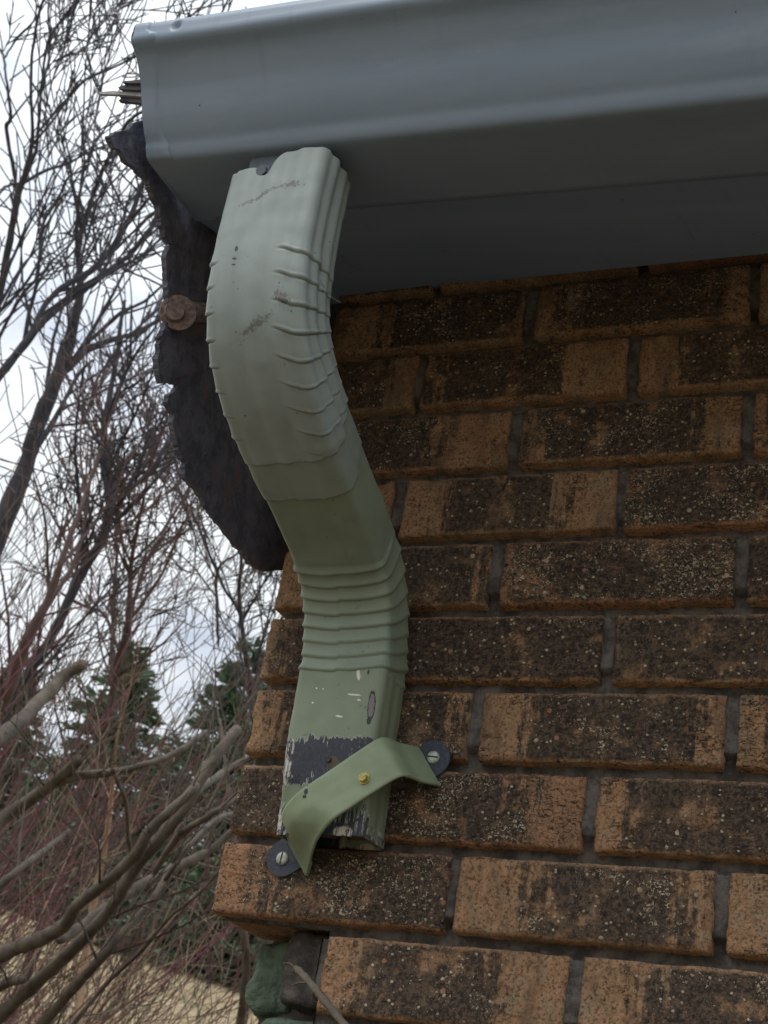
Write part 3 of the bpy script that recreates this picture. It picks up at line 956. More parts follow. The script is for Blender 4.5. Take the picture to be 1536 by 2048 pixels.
def pipe_part(name, s0, s1, mat, inflate=0.0, pleat=None, flute=0.0008, jag0=None, jag1=None, dents=True, ds=0.0009):
    ns_ = max(8, int((s1 - s0) / ds))
    nsec = len(SEC)
    vs2, fs2 = [], []
    for i in range(ns_ + 1):
        t = i / ns_
        for (a, d) in SEC:
            e0 = jag0(a, d) if jag0 else 0.0
            e1 = jag1(a, d) if jag1 else 0.0
            s = (s0 + e0) + ((s1 + e1) - (s0 + e0)) * t
            y, z, ty, tz = frame(s)
            # inward (back) direction: perpendicular to the tangent, towards the wall
            by, bz = -tz, ty
            if by < 0: by, bz = -by, -bz
            # outward normal of the section
            na = 0.0; nd = 0.0
            if d < 0.0075 + 1e-6 and abs(a) < HW - 0.0075 + 1e-6: nd = -1
            elif d > DP - 0.0075 - 1e-6 and abs(a) < HW - 0.0075 + 1e-6: nd = 1
            elif abs(abs(a) - HW) < 1e-6: na = math.copysign(1, a)
            else:
                cx = math.copysign(HW - 0.0075, a); cd = 0.0075 if d < DP / 2 else DP - 0.0075
                na, nd = a - cx, d - cd; l_ = math.hypot(na, nd) or 1; na /= l_; nd /= l_
            off = inflate
            if nd < -0.9 and flute:
                off += flute * (math.cos(a / HW * PI * 3.5) * 0.5) * min(1, (HW - abs(a)) / 0.010)
            if abs(na) > 0.9 and flute:
                off += flute * 0.8 * math.cos(d / DP * PI * 6)
            if pleat: off += pleat(s, a, d, na, nd)
            if dents:
                p = Vector((a + 3, s, d))
                off += 0.0009 * noise.noise(p * 22) + 0.0004 * noise.noise(p * 70)
            aa = a + na * off; dd = d + nd * off
            vs2.append((XC + aa, y + by * dd, z + bz * dd))
    for i in range(ns_):
        for k in range(nsec):
            k2 = (k + 1) % nsec
            fs2.append((i * nsec + k, i * nsec + k2, (i + 1) * nsec + k2, (i + 1) * nsec + k))
    o = mesh_obj(name, vs2, fs2, mat)
    md = o.modifiers.new('sheet', 'SOLIDIFY'); md.thickness = 0.0009; md.offset = -1
    return o
S_top = s_of(-0.1075)
S_e1a, S_e1b = s_of(-0.176), s_of(-0.303)
S_j1, S_j2 = s_of(-0.3065), s_of(-0.3190)
S_e2a, S_e2b = s_of(-0.3435), s_of(-0.4200)
def smst(x, a, b):
    t = min(max((x - a) / (b - a), 0), 1); return t * t * (3 - 2 * t)
def pleat_up(s, a, d, na, nd):
    env = smst(s, S_e1a - 0.004, S_e1a + 0.012) * (1 - smst(s, S_e1b - 0.004, S_e1b + 0.006))
    if env <= 0: return 0
    n = 8.6
    if nd < -0.5 or d < 0.008:
        w = smst(a, HW - 0.026, HW - 0.012) + smst(-a, HW - 0.008, HW - 0.002) * 0.9
    else: w = 1.0 - 0.55 * smst(d, 0.012, DP)
    wig = 0.10 * noise.noise(Vector((a * 40, s * 12, 1))) + (0.35 * smst(HW - a, 0.0, 0.026) if a > 0 else 0)
    ph = (s - S_e1a) / (S_e1b - S_e1a) * n + wig
    k = math.floor(ph)
    amp = 0.0026 * (0.75 + 0.5 * noise.noise(Vector((k * 3.7, 0.5, 0.2))))
    # tucked valley with a proud lip
    f = ph - k
    sh = 0.50 * math.exp(-((f - 0.86) / 0.045) ** 2) - 0.95 * math.exp(-((f - 0.955) / 0.045) ** 2) + 0.55 * smst(f, 0.1, 0.86) * (1 - smst(f, 0.90, 0.97))
    return env * w * amp * 0.85 * sh
def pleat_low(s, a, d, na, nd):
    env = smst(s, S_e2a - 0.001, S_e2a + 0.003) * (1 - smst(s, S_e2b - 0.002, S_e2b + 0.003))
    if env <= 0: return 0
    n = 8.0
    lap = 0.10 if a > -0.004 else 0.0
    sag = 0.30 * (a / HW) ** 2 * (1 if d < 0.01 else 1)
    wig = 0.07 * noise.noise(Vector((a * 45, s * 18, 4))) + sag + lap + (0.5 * smst(d, 0.006, DP) if a > 0 else 0.2 * smst(d, 0.006, DP))
    ph = (s - S_e2a) / (S_e2b - S_e2a) * n + wig
    amp = 0.0026 * (0.8 + 0.4 * noise.noise(Vector((math.floor(ph) * 2.3, 1.5, 0.2))))
    if nd > 0.5: amp *= 0.3
    f = ph - math.floor(ph)
    return env * amp * (1 - saw(1 - f)) if False else env * amp * (saw(ph) - 0.2)
def jag_top(a, d):
    if d > 0.02: return -0.012
    e = 0.0008 * noise.noise(Vector((a * 150, 0, 7)))
    if a < -0.034: e += 0.003
    if -0.034 < a < -0.008: e += 0.0005
    if a > -0.006: e -= 0.011 * smst(a, -0.006, 0.008)
    e += 0.0085 * math.exp(-((a + 0.0085) / 0.0055) ** 4)
    return e
def jag_a(a, d):
    e = 0.0012 * noise.noise(Vector((a * 90, d * 90, 1)))
    if a > HW - 0.02: e -= 0.004 * smst(a, HW - 0.02, HW)
    if d > 0.004 and a > 0: e -= 0.020 * smst(d, 0.004, DP)
    return e + 0.0015 * noise.noise(Vector((a * 300, d * 300, 2)))
def jag_b(a, d):
    e = 0.0010 * noise.noise(Vector((a * 110, d * 110, 5))) + 0.0012 * noise.noise(Vector((a * 330, d * 330, 2)))
    if a > HW - 0.024: e -= 0.005 * smst(a, HW - 0.024, HW)
    if d > 0.004 and a > 0: e -= 0.014 * smst(d, 0.004, DP)
    return e
def jag_bot(a, d):
    return 0.0012 * noise.noise(Vector((a * 200, d * 200, 15)))
down = empty('downspout', (XC, -0.03, -0.55), 'sage green painted metal downspout with crimped elbows and dark bare bottom', 'downspout')
ue = pipe_part('upper_elbow', S_top, S_j1, M_PIPE, 0.0016, pleat_up, 0.0017, jag_top, jag_a)
M_PIPE4 = mat_pipe('sage paint half glare', False, ((0.250, 0.305, 0.270), (0.290, 0.345, 0.308)))  # middle step of the glare tint painted along the pipe
sv = pipe_part('pipe_sleeve', S_j1 - 0.03, S_j2, M_PIPE4, 0.0004, None, 0.0005, None, jag_b)
le = pipe_part('lower_elbow', S_j2 - 0.02, S_e2b + 0.0015, M_PIPE3, -0.0008, pleat_low, 0.0002, None, None)
S_c0, S_c1 = s_of(-0.500), s_of(-0.540)
def crush(s, a, d, na, nd):
    return -0.0075 * smst(s, S_c0, S_c1) * (1 - smst(a, -HW, -HW + 0.034)) if nd < -0.2 else 0
lp = pipe_part('lower_pipe', S_e2b - 0.004, STOT, M_PIPE2, -0.0006, crush, 0.0005, None, jag_bot)
adopt(down, ue, sv, le, lp)
# lap seam on the lower elbow front
g = MB()
pts2 = []; rr_ = []
for i in range(40):
    s = S_j2 + 0.004 + (S_e2a - S_j2) * i / 39
    y, z, ty, tz = frame(s); by, bz = -tz, ty
    if by < 0: by, bz = -by, -bz
    pts2.append(Vector((XC - 0.0035 + 0.0030 * (i / 39), y - by * -0.0006, z - bz * -0.0006))); rr_.append(0.0007)
g.tube(pts2, rr_, 6)
sm = g.build('lap_seam', M_PIPE3, smooth=True); adopt(down, sm)
# outlet stub the elbow is pushed over, with its screw
g = MB()
g.box(XC - HW + 0.004, XC + HW - 0.004, -0.2920, -0.262, -0.13, -0.076)
ob = g.build('outlet', M_OUT); 
bpy.context.view_layer.update()
sc_p = on_y(524, 343, -0.306)
g = MB(); g.cyl(sc_p + Vector((0, 0.002, 0)), (0, -1, -0.1), 0.0052, 0.0040, 6, 0.0048); g.cyl(sc_p + Vector((0, 0.0025, 0)), (0, -1, -0.1), 0.0068, 0.0022, 20)
s1 = g.build('screw', M_OUT)
adopt(down, ob, s1)
# rivet hole on the dark band
hp = on_y(656, 1518, -0.0475)
g = MB(); g.cyl(hp + Vector((0, 0.0008, 0)), (0, -1, 0), 0.0024, 0.0012, 16)
rh = g.build('screw_hole', M_SLOT); adopt(down, rh)
# stray straw strand snagged on the elbow
g = MB()
st_pts = [on_y(598, 500, -0.300), on_y(628, 545, -0.303), on_y(640, 585, -0.30), on_y(672, 604, -0.27)]
a_ = [on_x(640, 560, -0.1128), on_x(662, 592, -0.1110), on_x(681, 605, -0.105)]
g.tube([Vector(q) for q in catmull([tuple(p) for p in a_], 5)], [0.0002] * 11, 4)
straw = g.build('grass_straw', M_STRAW)
tag(straw, 'thin pale straw snagged on the right side of upper elbow', 'straw')

# ------------------------------------------------------------ strap bracket
TL, TR_ = on_y(570, 1718, 0.0), on_y(867, 1519, 0.0)
bcx = (TL + TR_) / 2
uax = (TR_ - TL); HL = uax.length / 2; uax.normalize()
wax = Vector((-uax.z, 0, uax.x))
nax = Vector((0, -1, 0))
bracket = empty('pipe_bracket', tuple(bcx), 'sage green metal strap bracket holding the downspout foot on navy tabs', 'bracket')
MIDR = [(0.0120, 0.0565), (0.0300, 0.0563), (0.0440, 0.0560), (0.0520, 0.0535), (0.0560, 0.0470), (0.0580, 0.0380), (0.0595, 0.0300), (0.0615, 0.0240), (0.0640, 0.0170), (0.0665, 0.0100), (0.0680, 0.0045)]
SPA = [(-0.0635, 0.0045), (-0.0628, 0.0070), (-0.0613, 0.0110), (-0.0575, 0.0220), (-0.0525, 0.0335), (-0.0470, 0.0425), (-0.0390, 0.0500), (-0.0240, 0.0558), (-0.0120, 0.0565)] + MIDR
SPB = [(-0.0625, 0.0040), (-0.0585, 0.0080), (-0.0530, 0.0155), (-0.0470, 0.0245), (-0.0400, 0.0340), (-0.0320, 0.0430), (-0.0230, 0.0500), (-0.0140, 0.0545), (-0.0050, 0.0565)] + MIDR
SPA = catmull(SPA, 5); SPB = catmull(SPB, 5); SP = SPA
WH = 0.0183; W0 = -0.0055
def strap_mesh():
    vs2, fs2 = [], []
    nw = 18
    for s_ in (0, 1):
        for i in range(len(SP)):
            for j in range(nw + 1):
                w = -1 + 2 * j / nw
                t = min(1, (w + 1) / 1.35); t = t * t * (3 - 2 * t)
                u = SPB[i][0] * (1 - t) + SPA[i][0] * t; n = SPB[i][1] * (1 - t) + SPA[i][1] * t
                q = abs(u) / 0.065
                wh = WH * (1 + 0.06 * q * q)
                uu = u
                if i in (0, 1) or i == len(SP) - 1:
                    uu += (0.0016 * noise.noise(Vector((w * 9, i, 0))) + 0.0007 * noise.noise(Vector((w * 40, i, 3)))) * (-1 if i < 2 else 1)
                ang_n = 0.0022
                nn = n - s_ * ang_n + 0.0005 * noise.noise(Vector((u * 60, w * 2, 0)))
                uu += s_ * (0.0016 if u < -0.05 else (-0.0016 if u > 0.054 else 0))
                vs2.append(bcx + uax * uu + wax * (W0 + w * wh) + nax * max(nn, 0.001))
    m_ = len(SP) * (nw + 1)
    for i in range(len(SP) - 1):
        for j in range(nw):
            a = i * (nw + 1) + j
            fs2.append((a, a + 1, a + nw + 2, a + nw + 1)); fs2.append((m_ + a, m_ + a + nw + 1, m_ + a + nw + 2, m_ + a + 1))
    for i in range(len(SP) - 1):
        a = i * (nw + 1); fs2.append((a, a + nw + 1, m_ + a + nw + 1, m_ + a))
        a = a + nw; fs2.append((a, m_ + a, m_ + a + nw + 1, a + nw + 1))
    for j in range(nw):
        fs2.append((j, m_ + j, m_ + j + 1, j + 1))
        a = (len(SP) - 1) * (nw + 1) + j
        fs2.append((a, a + 1, m_ + a + 1, m_ + a))
    o = mesh_obj('strap', vs2, fs2, M_STRAP)
    bm = bmesh.new(); bm.from_mesh(o.data); bmesh.ops.recalc_face_normals(bm, faces=bm.faces[:]); bm.to_mesh(o.data); bm.free()
    o.data.polygons.foreach_set('use_smooth', [True] * len(o.data.polygons))
    return o
st_o = strap_mesh()
parts = [st_o]
for sgn in (-1, 1):
    c = bcx + uax * (sgn * HL)
    # stadium outline tab
    out = []
    rt = 0.0150
    for i in range(25):
        a = -PI / 2 + PI * i / 24
        out.append((math.cos(a) * rt * sgn, math.sin(a) * rt))
    out += [(-0.018 * sgn, 0.0155), (-0.018 * sgn, -0.0155)]
    n = len(out)
    v = [c + uax * a + wax * b + nax * 0.0028 for a, b in out] + [c + uax * a + wax * b + nax * 0.0004 for a, b in out]
    f = [tuple(range(n)), tuple(reversed(range(n, 2 * n)))] + [(i, (i + 1) % n, (i + 1) % n + n, i + n) for i in range(n)]
    o = mesh_obj('mounting_tab', v, f, M_NAVY, smooth=False)
    bm = bmesh.new(); bm.from_mesh(o.data); bmesh.ops.recalc_face_normals(bm, faces=bm.faces[:]); bm.to_mesh(o.data); bm.free()
    sc_c = c + nax * 0.0026 + uax * (0.001 * sgn)
    g = MB()
    g.tube([sc_c, sc_c + nax * 0.0012, sc_c + nax * 0.0022, sc_c + nax * 0.0027], [0.0054, 0.0054, 0.0046, 0.0030], 24)
    so = g.build('screw', M_SCREW, smooth=False)
    ang = R(50 if sgn < 0 else -40)
    sd_ = uax * math.cos(ang) + wax * math.sin(ang); pd = sd_.cross(nax)
    g = MB()
    q0 = sc_c + nax * 0.0024; 
    vv = []
    for (a, b) in ((-1, -1), (1, -1), (1, 1), (-1, 1)):
        vv.append(q0 + sd_ * (a * 0.0047) + pd * (b * 0.00065))
    vv += [q + nax * 0.00045 for q in vv]
    g.add(vv, [(0, 3, 2, 1), (4, 5, 6, 7), (0, 1, 5, 4), (1, 2, 6, 5), (2, 3, 7, 6), (3, 0, 4, 7)])
    sl = g.build('slot', M_SLOT)
    parts += [o, so]
    sl.parent = so
adopt(bracket, *parts)
hb_ = on_y(728, 1557, -0.0570)
g = MB()
g.cyl(hb_ + Vector((0, 0.001, 0)), (0, -1, 0), 0.0050, 0.0012, 20, 0.0046)
g.cyl(hb_ + Vector((0, -0.0002, 0)), (0, -1, 0), 0.0036, 0.0035, 6, 0.0033)
hx = g.build('hex_screw', M_BRASS); adopt(bracket, hx)

# dry twig leaning against the wall, bottom
tw = MB()
tp = [on_y(590, 1938, -0.006), on_y(600, 1944, -0.008), on_y(625, 1972, -0.02), on_y(655, 2008, -0.04), on_y(690, 2052, -0.07), on_y(760, 2150, -0.16)]
tp = [Vector(q) for q in catmull([tuple(p) for p in tp], 5)]
tw.tube(tp, [0.0030 + 0.0004 * math.sin(i * 1.9) for i in range(len(tp))], 8)
a = tp[2]
tw.tube([a, a + Vector((-0.006, -0.002, 0.004)), a + Vector((-0.011, -0.003, 0.003))], [0.0012, 0.0009, 0.0005], 5)
tw.tube([tp[9], tp[9] + Vector((-0.008, -0.002, -0.001)), tp[9] + Vector((-0.014, -0.002, -0.004))], [0.0011, 0.0008, 0.0005], 5)
two = tw.build('dry_twig', M_BARKO, smooth=True)
tag(two, 'dry brown twig leaning across the green painted bricks at the bottom', 'twig')

# ------------------------------------------------------------ trees and shrubs
def grow(mb, p, d, length, r, level, rng, wob=0.16, upb=0.05, kids=4, spread=(22, 50), minr=0.0012, sides=4, mi=0):
    n = max(4, int(length / 0.09)) if length > 0.3 else 4
    n = min(n, 14)
    pts = [p.copy()]; rads = [r]
    d = d.normalized()
    st = length / n
    for i in range(n):
        d = d + Vector((rng.gauss(0, wob), rng.gauss(0, wob), rng.gauss(0, wob) + upb))
        d.normalize()
        p = p + d * st
        pts.append(p.copy()); rads.append(max(minr, r * (1 - 0.72 * (i + 1) / n)))
    mb.tube(pts, rads, sides if r > 0.004 else 3, False, mi)
    if level <= 0: return
    k = max(1, int(round(kids * (0.7 + 0.6 * rng.random()))))
    for q in range(k):
        t = rng.uniform(0.15, 0.97)
        i = min(n - 1, int(t * n))
        pp = pts[i].lerp(pts[i + 1], t * n - i)
        td = (pts[i + 1] - pts[i]).normalized()
        az = Vector((rng.gauss(0, 1), rng.gauss(0, 1), rng.gauss(0, 1))); az = (az - td * az.dot(td)).normalized()
        an = R(rng.uniform(*spread))
        cd = td * math.cos(an) + az * math.sin(an)
        grow(mb, pp, cd, length * rng.uniform(0.32, 0.62), max(minr, rads[i] * 0.62), level - 1, rng, wob, upb, kids, spread, minr, sides, mi)

def limb3d(pix, D, rng, dd=0.35):
    """pixel polyline with widths -> points with real radii around distance D"""
    ph = rng.uniform(0, 6)
    n = len(pix)
    sm_ = catmull([tuple(q) for q in pix], 5)
    out = []; rad = []
    for i, (px, py, w) in enumerate(sm_):
        t = i / max(1, len(sm_) - 1)
        dz = dd * (math.sin(ph + t * 2.6) - math.sin(ph))
        Q = at(px + rng.gauss(0, 0.5), py + rng.gauss(0, 0.5), D + dz)
        out.append(Q); rad.append(max(0.0012, w * 0.5 * (D + dz) / FPX * (1 + 0.06 * rng.gauss(0, 1))))
    return out, rad

def to_ground(p, rng, lean=0.12, n=5):
    gz_ = ground_h(p.x, p.y)
    q = Vector((p.x - RT.x * lean, p.y - RT.y * lean, ground_h(p.x - RT.x * lean, p.y - RT.y * lean) - 0.05))
    return q

def traced_plant(name, label, cat, limbs, D, bark, seed, twig, group=None, trunk_name='trunk', crown_name='twigs', ground_from=(0,), crown_mat=None, cut=()):
    rng = random.Random(seed)
    tm, cm = MB(), MB()
    base = None
    for li, pix in enumerate(limbs):
        pts, rads = limb3d(pix, D + (0 if li == 0 else rng.uniform(-0.25, 0.25)), rng)
        if li in ground_from:
            p0 = pts[0]
            q = to_ground(p0, rng, 0.35)
            mid = p0.lerp(q, 0.5) + Vector((0, 0, 0.0))
            if li == 0: base = q
            pts = [q, mid] + pts; rads = [rads[0] * 1.5, rads[0] * 1.2] + rads
        tm.tube(pts, rads, 8, True)
        # twigs
        tot = sum((pts[i + 1] - pts[i]).length for i in range(2 if li in ground_from else 0, len(pts) - 1))
        k = int(tot * twig['per_m'])
        i0 = 2 if li in ground_from else 0
        for q in range(k):
            i = rng.randint(i0, len(pts) - 2)
            pp = pts[i].lerp(pts[i + 1], rng.random())
            td = (pts[i + 1] - pts[i]).normalized()
            az = Vector((rng.gauss(0, 1), rng.gauss(0, 1), rng.gauss(0, 1))); az = (az - td * az.dot(td)).normalized()
            an = R(rng.uniform(*twig['spread']))
            cd = td * math.cos(an) + az * math.sin(an) + Vector((0, 0, twig.get('up', 0.25)))
            ln = rng.uniform(*twig['len'])
            grow(cm, pp, cd, ln, min(rads[i] * 0.6, twig['r']), twig['lev'], rng, twig.get('wob', 0.17), twig.get('upb', 0.04), twig['kids'], (22, 52), twig['minr'])
    root = empty(name, tuple(base if base is not None else at(*limbs[0][0][:2], D)), label, cat, group)
    adopt(root, tm.build(trunk_name, bark, smooth=True), cm.build(crown_name, crown_mat or bark, smooth=True))
    return root

T1 = [[(8, 1040, 40), (52, 930, 35), (75, 851, 33), (112, 760, 29), (130, 708, 26), (148, 643, 21), (161, 578, 17), (156, 508, 12), (154, 443, 8), (161, 377, 6), (169, 325, 5), (167, 273, 4), (169, 156, 3), (178, 60, 3), (182, -30, 2)],
      [(158, 500, 9), (164, 462, 10), (182, 403, 10), (206, 338, 9), (224, 304, 8), (245, 262, 7), (262, 238, 7), (300, 215, 6)],
      [(105, 765, 14), (146, 726, 16), (177, 698, 15), (234, 677, 11), (273, 666, 10), (318, 640, 8), (345, 628, 7)],
      [(167, 692, 8), (208, 656, 8), (242, 625, 8), (286, 604, 6), (318, 578, 5), (340, 560, 5)],
      [(52, 925, 12), (95, 862, 12), (130, 800, 9), (152, 755, 8), (185, 720, 5)],
      [(168, 330, 4), (186, 292, 4), (190, 240, 3), (205, 150, 3), (198, 110, 2), (215, 60, 2)],
      [(167, 270, 3), (150, 215, 3), (130, 180, 3), (140, 120, 2)],
      [(161, 377, 4), (172, 350, 4), (190, 290, 4), (196, 340, 3)]]
T2 = [[(-60, 820, 20), (0, 750, 18), (47, 690, 17), (86, 643, 15), (117, 613, 14), (160, 585, 14), (198, 557, 13), (234, 529, 12), (268, 500, 11), (312, 443, 10), (350, 400, 9)],
      [(30, 712, 10), (60, 668, 11), (86, 617, 12), (117, 581, 12), (156, 557, 12), (195, 531, 13), (234, 482, 12), (262, 430, 11), (283, 375, 10), (310, 325, 9)],
      [(250, 455, 6), (275, 425, 7), (300, 395, 6), (330, 375, 5)],
      [(230, 500, 5), (270, 460, 6), (300, 432, 7), (340, 400, 6)]]
T3 = [[(-20, 660, 18), (0, 580, 16), (10, 530, 15), (26, 443, 14), (39, 378, 14), (50, 350, 12), (65, 273, 8), (62, 182, 7), (65, 104, 6), (78, 26, 6), (96, -20, 5)],
      [(52, 352, 9), (72, 300, 8), (76, 260, 7), (82, 190, 6), (94, 91, 6), (115, 52, 6), (154, 0, 6), (172, -28, 5)],
      [(31, 359, 8), (13, 260, 8), (21, 234, 7), (12, 156, 5), (8, 117, 5), (0, 100, 5), (-15, 80, 4)],
      [(50, 364, 8), (91, 341, 7), (125, 331, 6), (167, 310, 5), (208, 292, 4), (232, 280, 3)],
      [(73, 268, 6), (99, 237, 6), (135, 198, 6), (172, 159, 6), (221, 138, 5), (273, 112, 5)],
      [(8, 117, 4), (34, 78, 4), (73, 34, 4), (90, -10, 4)],
      [(82, 190, 4), (100, 100, 4), (96, 30, 4), (103, -20, 3)],
      [(20, 160, 3), (60, 130, 3), (110, 95, 3), (150, 80, 3), (178, 84, 3)],
      [(-10, 400, 6), (10, 375, 6), (34, 366, 6)]]
T4 = [[(-25, 740, 10), (0, 672, 8), (40, 596, 7), (70, 560, 6), (78, 520, 7), (89, 443, 6), (112, 405, 5), (135, 357, 5), (155, 345, 4), (175, 330, 3)],
      [(89, 443, 4), (85, 410, 3), (80, 370, 3), (72, 340, 2)],
      [(40, 596, 4), (75, 560, 4), (110, 555, 3), (140, 520, 3)]]
T5 = [[(-10, 1440, 28), (13, 1390, 26), (42, 1309, 24), (72, 1244, 20), (98, 1195, 16), (137, 1081, 12), (156, 1033, 10), (172, 985, 8), (200, 900, 6), (225, 820, 4), (250, 740, 3)],
      [(72, 1244, 10), (110, 1190, 9), (150, 1120, 8), (170, 1040, 7), (180, 960, 5), (182, 880, 4)],
      [(98, 1195, 8), (95, 1120, 6), (90, 1040, 5), (70, 960, 4)]]
T6 = [[(0, 1440, 22), (40, 1372, 20), (81, 1309, 20), (114, 1251, 20), (163, 1146, 20), (202, 1081, 20), (221, 1010, 21), (210, 930, 20), (208, 860, 13), (222, 780, 10), (236, 700, 10), (242, 640, 8), (250, 600, 6)],
      [(208, 860, 8), (234, 786, 8), (270, 710, 6), (310, 655, 4), (325, 620, 3)],
      [(222, 1030, 12), (255, 985, 8), (290, 955, 7), (325, 905, 7), (350, 850, 6)],
      [(228, 1045, 9), (270, 1005, 8), (310, 960, 7), (360, 890, 6)],
      [(215, 950, 7), (235, 900, 6), (270, 830, 5), (300, 760, 4), (318, 700, 3)],
      [(163, 1146, 8), (165, 1080, 7), (158, 1000, 6), (150, 900, 5), (158, 800, 4), (170, 720, 3)]]
T7 = [[(165, 1640, 20), (200, 1500, 18), (228, 1375, 16), (235, 1325, 16), (257, 1244, 14), (262, 1130, 9), (285, 1010, 6), (300, 930, 5), (330, 850, 4)],
      [(257, 1244, 8), (290, 1130, 8), (330, 1060, 6), (350, 1000, 5), (365, 930, 4)],
      [(240, 1310, 7), (215, 1240, 7), (195, 1220, 6), (150, 1205, 5), (90, 1160, 4)],
      [(262, 1130, 5), (235, 1050, 5), (230, 980, 4), (236, 900, 3)],
      [(228, 1375, 9), (225, 1240, 8), (232, 1120, 7), (232, 1040, 6)]]
T8 = [[(560, 1800, 13), (530, 1560, 12), (505, 1400, 11), (490, 1290, 9), (478, 1200, 8), (482, 1120, 6), (470, 1040, 5)],
      [(478, 1220, 6), (450, 1180, 6), (432, 1140, 6), (400, 1060, 5), (380, 1010, 4)],
      [(436, 1290, 5), (434, 1210, 7), (436, 1140, 6), (470, 1110, 4), (500, 1090, 3)],
      [(505, 1400, 5), (520, 1300, 5), (545, 1200, 4), (555, 1150, 4)]]
TW = dict(per_m=3.4, spread=(20, 50), len=(0.6, 1.6), r=0.014, lev=2, kids=3.0, minr=0.0046, up=0.35, wob=0.085)
grp = 'bare trees behind the wall corner'
traced_plant('bare_tree', 'thick dark bare tree rising from the left edge behind the board', 'tree', T1, 9.0, M_BARKD, 1, dict(TW), grp)
traced_plant('bare_tree', 'bare tree with two parallel limbs slanting right behind ragged board', 'tree', T2, 8.0, M_BARKD, 2, dict(TW, per_m=4), grp)
traced_plant('bare_tree', 'tall bare tree with thin forked crown in upper left corner', 'tree', T3, 10.0, M_BARKD, 3, dict(TW, per_m=2.6, minr=0.0048), grp)
traced_plant('bare_tree', 'slender dark sapling at left edge below the forked crown', 'tree', T4, 9.5, M_BARKD, 4, dict(TW, per_m=3, lev=1), grp)
traced_plant('bare_tree', 'reddish bare trunk leaning right from the lower left edge', 'tree', T5, 6.5, M_BARKR, 5, dict(TW, per_m=7, len=(0.4, 0.9), minr=0.0030, r=0.009), grp)
traced_plant('bare_tree', 'grey bare tree with bulging fork in middle of the branches', 'tree', T6, 7.0, M_BARKD, 6, dict(TW, per_m=6, len=(0.45, 1.0), minr=0.0033, r=0.010), grp)
traced_plant('bare_tree', 'brown grey upright tree in front of the conifers', 'tree', T7, 7.6, M_BARKR, 7, dict(TW, per_m=8, len=(0.4, 1.0), minr=0.0033, r=0.010), grp)
traced_plant('bare_tree', 'thin bare tree partly hidden by brick corner and board tip', 'tree', T8, 9.0, M_BARKD, 8, dict(TW, per_m=7, len=(0.4, 1.0), minr=0.0038, r=0.010), grp)

# pruned shrub, near and thick
F = [[(-40, 1930, 30), (0, 1911, 28), (40, 1893, 27), (78, 1880, 26), (129, 1850, 26), (156, 1809, 22), (219, 1759, 22), (273, 1708, 22), (300, 1660, 20), (368, 1597, 18), (392, 1572, 16)],
     [(-60, 2080, 28), (20, 2015, 27), (90, 1950, 25), (160, 1885, 24), (230, 1805, 22), (270, 1735, 24), (325, 1671, 24), (374, 1606, 23), (407, 1548, 22), (436, 1507, 22), (474, 1458, 19)],
     [(120, 1880, 18), (156, 1856, 20), (219, 1813, 20), (273, 1774, 20), (352, 1735, 18), (422, 1700, 16), (462, 1665, 14), (500, 1650, 13)],
     [(385, 1592, 16), (433, 1554, 14), (469, 1531, 12), (510, 1512, 11)],
     [(309, 1745, 11), (358, 1671, 13), (407, 1639, 12), (452, 1610, 11), (500, 1582, 10)],
     [(-50, 1680, 26), (0, 1642, 25), (65, 1596, 24), (114, 1560, 24), (156, 1520, 21)],
     [(114, 1566, 14), (163, 1551, 16), (228, 1544, 14), (293, 1528, 12), (352, 1505, 11), (413, 1463, 10)],
     [(-60, 1520, 30), (0, 1475, 29), (49, 1433, 27), (98, 1384, 25), (130, 1351, 24), (166, 1329, 20)],
     [(-40, 1810, 16), (0, 1770, 15), (59, 1723, 13), (90, 1700, 11), (140, 1660, 9)],
     [(60, 2080, 22), (140, 1985, 18), (200, 1920, 16), (250, 1860, 13), (310, 1790, 11), (340, 1730, 8)],
     [(137, 2060, 9), (215, 1966, 8), (289, 1895, 7), (336, 1837, 6), (390, 1794, 5), (440, 1740, 4)],
     [(225, 1540, 9), (250, 1600, 8), (258, 1690, 8), (270, 1760, 7)],
     [(330, 1760, 7), (380, 1690, 8), (430, 1640, 9), (480, 1625, 9)],
     [(-30, 1990, 20), (15, 1965, 20), (45, 1958, 18)]]
F = [[(a_, b_, c_ * 1.10) for a_, b_, c_ in q_] for q_ in F]
traced_plant('pruned_shrub', 'thick olive brown pruned shrub branches with cut ends left of wall', 'shrub', F, 3.4, M_BARKO, 11,
             dict(per_m=5.5, spread=(15, 60), len=(0.12, 0.5), r=0.0035, lev=1, kids=2.5, minr=0.0010, up=0.3, wob=0.14), None, 'branches', 'twigs', (0, 1, 5, 7))

